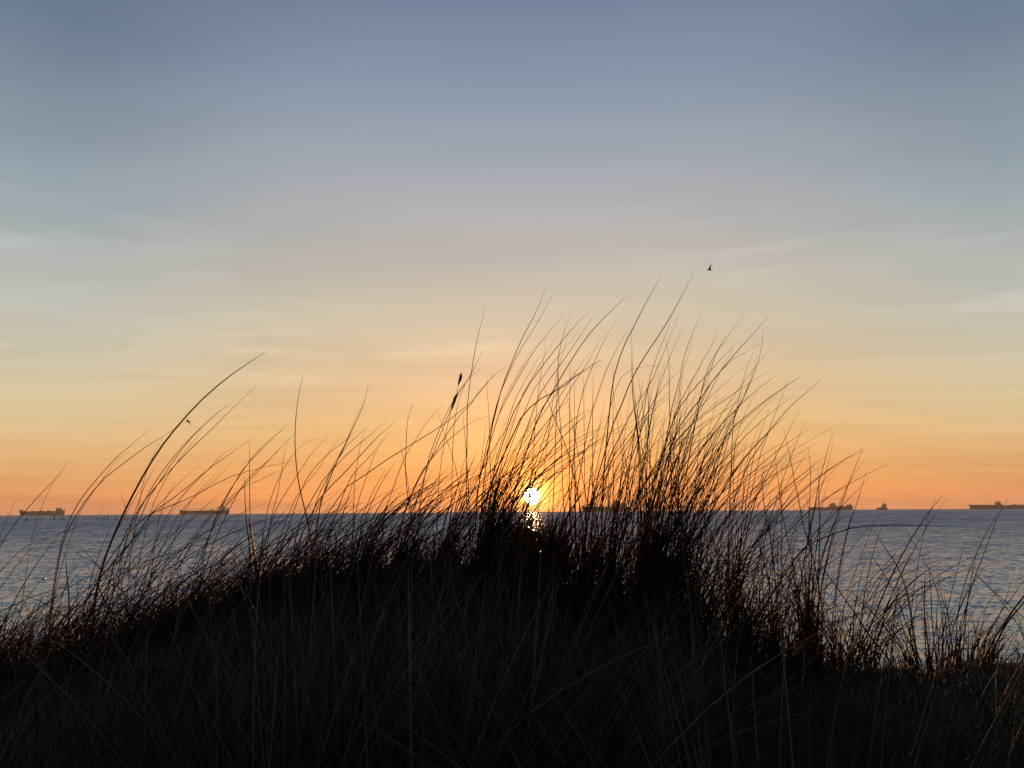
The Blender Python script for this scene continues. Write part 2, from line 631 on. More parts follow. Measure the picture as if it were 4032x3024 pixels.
def bm_box(bm, x0, x1, y0, y1, z0, z1):
    bm_prism(bm, [(x0, z0), (x1, z0), (x1, z1), (x0, z1)], y0, y1)


def bm_tube(bm, pts, radii, seg=8):
    rings = []
    for i, p in enumerate(pts):
        p = Vector(p)
        a = Vector(pts[max(i - 1, 0)])
        c = Vector(pts[min(i + 1, len(pts) - 1)])
        tdir = (c - a).normalized()
        s = tdir.cross(Vector((0.13, 1, 0.07))).normalized()
        u = s.cross(tdir)
        rr = radii[i] if hasattr(radii, '__len__') else radii
        if not hasattr(rr, '__len__'):
            rr = (rr, rr)
        rings.append([bm.verts.new(p + s * math.cos(6.2832 * k / seg) * rr[0] + u * math.sin(6.2832 * k / seg) * rr[1]) for k in range(seg)])
    for r0, r1 in zip(rings, rings[1:]):
        for k in range(seg):
            bm.faces.new((r0[k], r0[(k + 1) % seg], r1[(k + 1) % seg], r1[k]))
    bm.faces.new(rings[0][::-1])
    bm.faces.new(rings[-1])


def finish(bm, name, mat, parent=None, bevel=0.0, smooth=False):
    bmesh.ops.recalc_face_normals(bm, faces=bm.faces)
    if bevel:
        bmesh.ops.bevel(bm, geom=[e for e in bm.edges], offset=bevel, segments=1, affect='EDGES', clamp_overlap=True)
    me = bpy.data.meshes.new(name)
    bm.to_mesh(me)
    bm.free()
    if smooth:
        for p in me.polygons:
            p.use_smooth = True
    return link_mesh(name, me, mat, parent)


# ------------------------------------------------------------------ ships at anchor
SHIP_Y = 3500.0


def rail_bm(bm, x0, x1, y, z, h=1.1, step=6.0):
    bm_box(bm, x0, x1, y - 0.08, y + 0.08, z + h - 0.15, z + h)
    x = x0
    while x <= x1:
        bm_box(bm, x - 0.08, x + 0.08, y - 0.08, y + 0.08, z, z + h - 0.15)
        x += step


class Ship:
    def __init__(self, name, label, px0, px1, hor, Y=SHIP_Y, cat="ship", group="ships anchored on the horizon"):
        self.pc = (px0 + px1) / 2
        base = at(self.pc, hor, Y)
        azm = math.atan2(base[0], Y)
        self.sx = Y * math.cos(azm) / F
        self.sz = Y / F
        # px height above the true horizon -> metres above the water
        self.hor = hor
        self.root = empty(name, (base[0], Y, 0), -azm)
        tag(self.root, label, cat, group)

    def x(self, px):
        return (px - self.pc) * self.sx

    def z(self, py):
        return EYE + (self.hor - py) * self.sz

    def hull(self, top, bot, beam, mat, name="hull"):
        """top: [(px,py)] deck edge from left to right, bot: (left px, right px) at the waterline, beam in m"""
        bm = bmesh.new()
        n = 28
        x0, x1 = top[0][0], top[-1][0]
        tx = [p[0] for p in top]
        ty = [p[1] for p in top]
        rings = []
        for i in range(n + 1):
            u = i / n
            pxt = x0 + (x1 - x0) * u
            pxb = bot[0] + (bot[1] - bot[0]) * u
            zt = self.z(float(np.interp(pxt, tx, ty)))
            e = 1 - abs(2 * u - 1) ** 6
            w = beam / 2 * max(0.06, e ** 0.5)
            X1, X0 = self.x(pxt), self.x(pxb)
            rings.append([bm.verts.new(v) for v in ((X0, -w * 0.8, -2.0), (X0 * 0.5 + X1 * 0.5, -w * .97, zt * 0.45), (X1, -w, zt),
                                                    (X1, w, zt), (X0 * 0.5 + X1 * 0.5, w * .97, zt * 0.45), (X0, w * 0.8, -2.0))])
        for a, b_ in zip(rings, rings[1:]):
            for k in range(6):
                j = (k + 1) % 6
                bm.faces.new((a[k], a[j], b_[j], b_[k]))
        bm.faces.new(rings[0])
        bm.faces.new(rings[-1][::-1])
        return finish(bm, name, mat, self.root)

    def block(self, boxes, beam, mat, name):
        if name != "superstructure" and len(boxes) > 1:
            for bx in boxes:
                self.block([bx], beam, mat, name)
            return
        bm = bmesh.new()
        for bx in boxes:
            l, r, tp, bt = bx[:4]
            w = beam / 2 * (bx[4] if len(bx) > 4 else 1)
            bm_box(bm, self.x(l), self.x(r), -w, w, self.z(bt), self.z(tp))
        return finish(bm, name, mat, self.root, bevel=0.25)

    def outline(self, pts, beam, mat, name):
        bm = bmesh.new()
        bm_prism(bm, [(self.x(a), self.z(b_)) for a, b_ in pts], -beam / 2, beam / 2)
        return finish(bm, name, mat, self.root)

    def bars(self, segs, r, mat, name, y=0.0):
        for (a, b_, c, d) in segs:
            bm = bmesh.new()
            bm_tube(bm, [(self.x(a), y, self.z(b_)), (self.x(c), y, self.z(d))], r, 6)
            finish(bm, name, mat, self.root)


# far left tanker
s = Ship("cargo_ship", "red-brown tanker above the row of wooden posts at the far left, its bow left", 75, 253, 2030.8)
s.hull([(75, 2014.5), (79, 2012), (88, 2012.5), (91, 2017), (98, 2018), (252, 2017.5), (253.5, 2018.5)], (84, 253.5), 32, M_hull)
sup = s.block([(217, 243, 2012, 2018), (218, 229, 2005.5, 2012), (231, 241.5, 2004.8, 2012, 0.8), (243, 250, 2015, 2018)], 26, M_super, "superstructure")
s.block([(247.5, 252.8, 2011.5, 2018, 0.5)], 20, M_hull_dark, "funnel")
s.bars([(89, 2013, 89, 2005.5), (223, 2005.5, 223, 2001), (160, 2017.5, 160, 2014)], 0.7, M_steel, "mast")
s.block([(150, 172, 2016.2, 2018), (183, 199, 2015.2, 2018), (120, 140, 2016.8, 2018)], 9, M_steel, "deck_house")
bm = bmesh.new()
rail_bm(bm, s.x(100), s.x(215), -15, s.z(2018))
finish(bm, "railing", M_steel, s.root)

# second tanker behind the leaning grass
s = Ship("cargo_ship", "dark brown tanker seen through leaning grass between the far left tanker and the sun", 708, 902, 2024.2)
s.hull([(708, 2009.5), (716, 2010), (722, 2012), (730, 2012.4), (884, 2012.2), (902, 2011.5)], (712, 901), 32, M_hull_dark)
s.block([(868, 886, 2005, 2012.4), (871.5, 884.5, 1996.5, 2005, .9), (888, 894, 2008, 2012)], 26, M_super, "superstructure")
s.block([(889, 898, 2001.8, 2012, .5)], 20, M_hull_dark, "funnel")
s.bars([(728, 2012, 728, 1996), (878, 1996.5, 878, 1991)], 0.8, M_steel, "mast")
s.bars([(743, 2006.2, 836, 2006.2), (745, 2006.2, 745, 2012), (790, 2006.2, 790, 2012), (834, 2006.2, 834, 2012)], 0.55, M_steel, "deck_gantry")
s.block([(826, 836, 2009, 2012.4)], 8, M_steel, "deck_house")

# ship right of the sun, behind the thickest grass
s = Ship("cargo_ship", "brown freighter glimpsed between dense grass stalks just right of the sun", 2290, 2470, 2012.0)
s.hull([(2290, 1991), (2300, 1991.5), (2308, 1996), (2452, 1996), (2462, 1994), (2470, 1994)], (2297, 2467), 34, M_hull)
s.block([(2410, 2446, 1984, 1996), (2414, 2442, 1973, 1984, .85)], 27, M_super, "superstructure")
s.block([(2447, 2456, 1981, 1995, .5)], 20, M_hull_dark, "funnel")
s.bars([(2428, 1973, 2428, 1966), (2303, 1991, 2303, 1984)], 0.8, M_steel, "mast")
s.bars([(2345, 1996, 2345, 1987), (2345, 1987, 2362, 1990)], 0.7, M_steel, "deck_crane")

# right: ship with midship bridge and raised bow to the right
s = Ship("cargo_ship", "brown ship with its bridge amidships and a raised block at its right end", 3185, 3359, 2004.9)
s.hull([(3185, 1995), (3203, 1996.5), (3215, 1998), (3252, 1998), (3262, 1996.5), (3292, 1995.5), (3298, 1993), (3331, 1993.4), (3334, 1992), (3358, 1996)],
       (3185.5, 3353), 30, M_hull)
s.outline([(3331, 1993), (3333.5, 1988.2), (3345, 1987), (3348, 1984.3), (3351, 1988), (3358.5, 1996), (3357.5, 1998.5), (3331, 1998)], 24, M_hull_dark, "forecastle")
s.outline([(3251, 1998), (3256, 1994.5), (3264, 1993.6), (3269, 1988), (3265, 1986.3), (3264.5, 1985), (3275, 1982.3), (3281, 1980.8), (3289.5, 1980.5), (3289, 1984.5),
           (3292.5, 1991.5), (3297, 1995), (3297, 1998)], 24, M_super, "superstructure")
s.block([(3283.5, 3289.5, 1979.8, 1984, .4)], 20, M_hull_dark, "funnel")
s.bars([(3240, 1998, 3240, 1991.5), (3240, 1991.5, 3245, 1993.5), (3275, 1983, 3275, 1977), (3343, 1987, 3343, 1982.5)], 0.6, M_steel, "deck_crane")
s.block([(3210, 3222, 1995.5, 1998), (3228, 3236, 1996, 1998)], 10, M_steel, "hatch_cover")

# small vessel
s = Ship("tugboat", "small dark tug with a peaked stepped superstructure, alone between two longer ships on the right", 3448, 3497, 2005.1, cat="boat")
s.hull([(3449.5, 2003.5), (3456, 2000), (3463, 2000.2), (3475, 2001), (3490, 2001.5), (3496, 2003.8)], (3451, 3496), 12, M_hull_dark)
s.outline([(3466, 2001.2), (3468, 1998.3), (3473, 1995.5), (3473, 1990.3), (3476, 1988.6), (3477, 1986.2), (3480, 1984), (3482, 1984.6), (3484, 1982.4), (3487.5, 1983),
           (3489.2, 1987), (3491, 1990), (3491, 1996), (3490.3, 2001.5)], 9, M_super, "superstructure")
s.block([(3490.6, 3494, 1988.3, 1989.6), (3491, 3494, 1994, 1996), (3492, 3494.5, 2000.6, 2003.5)], 5, M_hull_dark, "funnel")
s.bars([(3483.6, 1983, 3483.6, 1976.3), (3462.8, 2000, 3462.8, 1995.2), (3480.5, 1980.5, 3486.5, 1980.5), (3472, 1989.5, 3475, 1989.5)], 0.45, M_steel, "mast")

# far right tanker and the ship whose bow is hidden behind its stern
s = Ship("cargo_ship", "long low red-brown tanker near the right edge, dark bridge and mast at its right end", 3815, 3951, 2005.2)
s.hull([(3815.5, 1990.6), (3822, 1991.3), (3860, 1992), (3944, 1992.6), (3951, 1994.3)], (3821.5, 3946), 26, M_hull)
s.block([(3918.5, 3943, 1986, 1992.8), (3919.5, 3939, 1981, 1986, .95), (3939, 3945.5, 1988.5, 1993)], 22, M_super, "superstructure")
s.block([(3933, 3939.5, 1978.3, 1986, .4)], 18, M_hull_dark, "funnel")
s.bars([(3928.5, 1981, 3928.5, 1972.5), (3824, 1991.5, 3824, 1987), (3926.5, 1976, 3930.5, 1976)], 0.5, M_steel, "mast")
s.bars([(3880, 1992, 3880, 1985), (3880, 1985, 3895, 1984.7)], 0.5, M_steel, "deck_crane")
s.block([(3856, 3862, 1990, 1992)], 8, M_steel, "deck_house")
s = Ship("cargo_ship", "plain dark hull running out of the right edge, behind the long low tanker", 3946, 4128, 2005.3, Y=4100.0)
s.hull([(3944, 1994.5), (3975, 1993.6), (4000, 1992.6), (4100, 1993.2), (4128, 1991)], (3946, 4125), 34, M_hull_dark)
s.block([(3990, 4008, 1990.6, 1993), (4040, 4050, 1990.9, 1993)], 12, M_steel, "hatch_cover")
s.block([(4085, 4115, 1980, 1993.5)], 24, M_super, "superstructure")

# ------------------------------------------------------------------ wooden posts standing in the sea
POSTS = [(87, 2046, 2055, 1.6, "thin faint post, leftmost of the row in the sea under the left tanker"),
         (103, 2043, 2055, 5.0, "broad squat post near the left end of the row in the sea"),
         (137, 2043, 2053, 2.4, "short post under the middle of the left tanker's hull"),
         (160, 2042, 2059, 2.6, "tall slim post reaching lowest into the water under the left tanker"),
         (199, 2042, 2053, 2.2, "slim post just left of the thickest one in the sea"),
         (213, 2031, 2053, 4.2, "tallest and thickest dark post, its top touching the left tanker's hull"),
         (244, 2039, 2054, 3.0, "post under the left tanker's stern, the left one of a close pair"),
         (251, 2040, 2051, 2.4, "post under the left tanker's stern, the right one of a close pair"),
         (331, 2041, 2048, 2.0, "low faint post alone right of the left tanker"),
         (340, 2040, 2048, 2.0, "low faint post close beside another, well right of the left tanker"),
         (383, 2041, 2050.5, 3.4, "stout short post left of the darkest post in the open gap"),
         (398, 2040, 2048.5, 3.6, "darkest stout short post in the open gap right of the left tanker"),
         (405, 2038, 2055, 2.2, "slim long post right next to the darkest stout post"),
         (411, 2040, 2050, 1.8, "thinnest post of the cluster right of the darkest stout post"),
         (424, 2034, 2049, 3.4, "high dark post at the right end of the cluster in the open gap"),
         (457, 2034, 2052, 2.8, "lone tall post just left of the thick arching grass stem"),
         (493, 2041, 2050, 2.6, "short post directly right of the thick arching grass stem"),
         (507, 2043, 2050, 2.0, "last faint post, rightmost of the row in the sea")]
PH = np.array([(70, 2030.3), (400, 2028), (700, 2025.4), (930, 2023), (1500, 2019), (2660, 2008.5), (3160, 2004.7), (4032, 2005)])


def level(px, py):
    """the photographed horizon is very slightly bowed; measure heights from it"""
    y = 1500.0
    for _ in range(40):
        y += ray(px, y)[2] * F * 0.9
    return py - float(np.interp(px, PH[:, 0], PH[:, 1])) + y


wpost = None
for px, ty, by, wpx, lab in POSTS:
    ty, by = level(px, ty), level(px, by)
    d = ray(px, by)
    Y = min(max((EYE / -d[2]) * d[1], 420), 760)
    base = at(px, by, Y)
    topz = at(px, ty, Y)[2]
    h = topz + 1.0
    rad = wpx / 2 / F * Y
    if wpost is None:
        bm = bmesh.new()
        bm_tube(bm, [(0, 0, 0), (0.01, 0, 0.5), (-0.01, 0, 0.93), (0, 0, 1.0)], [1.1, 1.0, 0.93, 0.7], 10)
        wpost = finish(bm, "wooden_post", M_wood, smooth=False)
        o = wpost
    else:
        o = wpost.copy()
        C.objects.link(o)
    o.location = (base[0], Y, -1.0)
    o.scale = (rad, rad, h)
    o.rotation_euler = (R(rng.uniform(-2, 2)), R(rng.uniform(-2, 2)), R(rng.uniform(0, 360)))
    tag(o, lab, "post", "wooden posts standing in the sea")

# ------------------------------------------------------------------ buoy glinting on the water
bm = bmesh.new()
bm_tube(bm, [(0, 0, -0.12), (0, 0, -0.06), (0, 0, 0.0), (0, 0, 0.06), (0, 0, 0.11), (0, 0, 0.125)], [0.05, 0.10, 0.125, 0.11, 0.06, 0.02], 16)
buoy = finish(bm, "buoy", M_buoy, smooth=True)
d = ray(171, 2284)
p = at(171, 2284, EYE / -d[2] * d[1])
buoy.location = (p[0], p[1], 0.05)
buoy.rotation_euler = (0.3, 0.2, 0)
tag(buoy, "small pale float on the water at the far left behind thin blades", "buoy")


# ------------------------------------------------------------------ birds
def bird(name, label, cx, cy, zoom, Y, body, wings):
    """body: [(u, v, r)] spine; wings: list of [(lead u, lead v, trail u, trail v, depth)] all in enlarged-photo units"""
    c = at(cx, cy, Y)
    s = Y / F / zoom
    bm = bmesh.new()
    bm_tube(bm, [(u * s, 0, -v * s) for u, v, r in body], [(r * s, r * s) for u, v, r in body], 10)
    for w in wings:
        rings = []
        for (lu, lv, tu, tv, dp) in w:
            L, T = Vector((lu * s, dp, -lv * s)), Vector((tu * s, dp, -tv * s))
            m_ = (L * 0.65 + T * 0.35)
            th = max(0.006, (L - T).length * 0.09)
            rings.append([bm.verts.new(L), bm.verts.new(m_ + Vector((0, th, 0))), bm.verts.new(T), bm.verts.new(m_ - Vector((0, th, 0)))])
        for a, b_ in zip(rings, rings[1:]):
            for k in range(4):
                bm.faces.new((a[k], a[(k + 1) % 4], b_[(k + 1) % 4], b_[k]))
        bm.faces.new(rings[0])
        bm.faces.new(rings[-1][::-1])
    o = finish(bm, name, M_bird)
    o.location = c
    md = o.modifiers.new("skin", 'REMESH')
    md.mode = 'VOXEL'
    md.voxel_size = 0.007
    md.use_smooth_shade = True
    sm = o.modifiers.new("soft", 'SMOOTH')
    sm.iterations = 2
    tag(o, label, "bird", "gulls in flight")
    return o


z1 = 12.29
bird("gull", "dark gull high above the tallest grass, gliding left with a wing raised straight up", 2795, 1062.5, z1, 60,
     [(-165, -18, 4), (-150, -17, 9), (-125, -14, 17), (-95, -6, 24), (-50, 6, 32), (0, 10, 33), (50, 10, 24), (95, 12, 16), (130, 17, 15), (150, 27, 7)],
     [[(-58, 0, 50, 5, -0.03), (-52, -75, 48, -70, -0.10), (-48, -145, 45, -150, -0.16), (20, -215, 75, -205, -0.20), (105, -277, 122, -262, -0.22)],
      [(-50, 0, 55, 5, 0.03), (-40, -75, 55, -70, 0.14), (-35, -140, 55, -140, 0.26), (25, -195, 85, -180, 0.33), (88, -240, 112, -220, 0.36)]])
bird("gull", "small dark gull banking steeply beside the long arching stem on the left", 741.5, 1659, 13.82, 62,
     [(-165, -14, 5), (-145, -18, 18), (-110, -18, 26), (-70, -12, 30), (-20, -2, 42), (20, 6, 38), (60, 10, 22), (100, 12, 20), (140, 8, 15)],
     [[(-75, -10, 40, -10, -0.02), (-70, -60, 20, -70, -0.06), (-45, -90, 0, -110, -0.09), (-95, -128, -70, -140, -0.12), (-122, -140, -115, -148, -0.13)],
      [(-45, 10, 60, 20, 0.02), (-10, 75, 70, 70, 0.06), (30, 140, 82, 130, 0.10), (70, 210, 105, 195, 0.14), (88, 238, 112, 225, 0.15)]])


# ------------------------------------------------------------------ sea air
bm = bmesh.new()
bm_box(bm, -13500, 13500, -60, 8600, -3.0, 75.0)
M_haze, t, b, o_ = new_mat("sea_haze")
t.nodes.remove(b)
pv = nd(t, 'ShaderNodeVolumePrincipled')
pv.inputs['Color'].default_value = (0.92, 0.88, 0.84, 1)
pv.inputs['Density'].default_value = 6.0e-5
pv.inputs['Anisotropy'].default_value = 0.35
t.links.new(pv.outputs[0], o_.inputs['Volume'])
hz = finish(bm, "haze", M_haze)
tag(hz, "thin sea haze softening the distant ships", "haze", kind="stuff")


# ------------------------------------------------------------------ blades of grass
def resample(pts, n):
    """smooth curve through points (k, d) -> (n, d)"""
    P = np.asarray(pts, float)
    if len(P) == 2:
        t = np.linspace(0, 1, n)[:, None]
        return P[0] * (1 - t) + P[1] * t
    seg = np.linalg.norm(np.diff(P[:, :2], axis=0), axis=1)
    u = np.concatenate([[0], np.cumsum(np.maximum(seg, 1e-6))])
    T = np.zeros_like(P)
    T[1:-1] = (P[2:] - P[:-2]) / (u[2:] - u[:-2])[:, None]
    T[0] = (P[1] - P[0]) / (u[1] - u[0])
    T[-1] = (P[-1] - P[-2]) / (u[-1] - u[-2])
    x = np.linspace(0, u[-1], n)
    i = np.clip(np.searchsorted(u, x, side='right') - 1, 0, len(P) - 2)
    h = (u[i + 1] - u[i])[:, None]
    s = ((x - u[i])[:, None]) / h
    return ((2 * s**3 - 3 * s**2 + 1) * P[i] + (s**3 - 2 * s**2 + s) * h * T[i] + (-2 * s**3 + 3 * s**2) * P[i + 1] + (s**3 - s**2) * h * T[i + 1])


def tubes(curves, radii, tone, sides=3):
    """curves (B,N,3) base->tip, radii (B,N) -> verts, quads, tone per vertex"""
    B, N, _ = curves.shape
    T = np.gradient(curves, axis=1)
    T /= np.linalg.norm(T, axis=2, keepdims=True) + 1e-9
    a = rng.uniform(0, 6.28, (B, 1))
    ref = np.stack([np.cos(a) * 0.8, np.sin(a) * 0.8, np.full_like(a, 0.25)], -1) + np.zeros((B, N, 1))
    S = np.cross(T, ref)
    S /= np.linalg.norm(S, axis=2, keepdims=True) + 1e-9
    U = np.cross(S, T)
    out = []
    for k in range(sides):
        an = 2 * math.pi * k / sides
        out.append(curves + (S * math.cos(an) + U * math.sin(an) * 0.8) * radii[..., None])
    Vv = np.stack(out, 2).reshape(-1, 3)            # B,N,sides
    b = np.arange(B)[:, None, None] * N * sides
    n = np.arange(N - 1)[None, :, None] * sides
    k = np.arange(sides)[None, None, :]
    k2 = (k + 1) % sides
    q = np.stack([b + n + k, b + n + k2, b + n + sides + k2, b + n + sides + k], -1).reshape(-1, 4)
    tn = np.repeat(np.clip(tone, 0, 1), N * sides)
    return Vv, q, tn


def join(parts):
    V, Q, T = [], [], []
    off = 0
    for v, q, t_ in parts:
        V.append(v)
        Q.append(q + off)
        T.append(t_)
        off += len(v)
    return np.concatenate(V), np.concatenate(Q), np.concatenate(T)


def px_of(P):
    """photo pixel of world points (.., 3)"""
    q = (np.asarray(P) - np.array([0, 0, EYE])) @ RMn
    return 2016 + F * q[..., 0] / -q[..., 2], 1512 - F * q[..., 1] / -q[..., 2]


def Tr(x0, y0, s, w, *pts):
    return w, [(x0 + x / s, y0 + y / s) for x, y in pts]


A = lambda w, *p: Tr(0, 1350, 2.011, w, *p)
B = lambda w, *p: Tr(1000, 1350, 2.212, w, *p)
Cc = lambda w, *p: Tr(1800, 1100, 2.765, w, *p)
Dd = lambda w, *p: Tr(2400, 1050, 2.458, w, *p)
E = lambda w, *p: Tr(2600, 1600, 2.458, w, *p)
Ff = lambda w, *p: Tr(3132, 1950, 2.212, w, *p)
G = lambda w, *p: Tr(0, 2000, 1.58, w, *p)
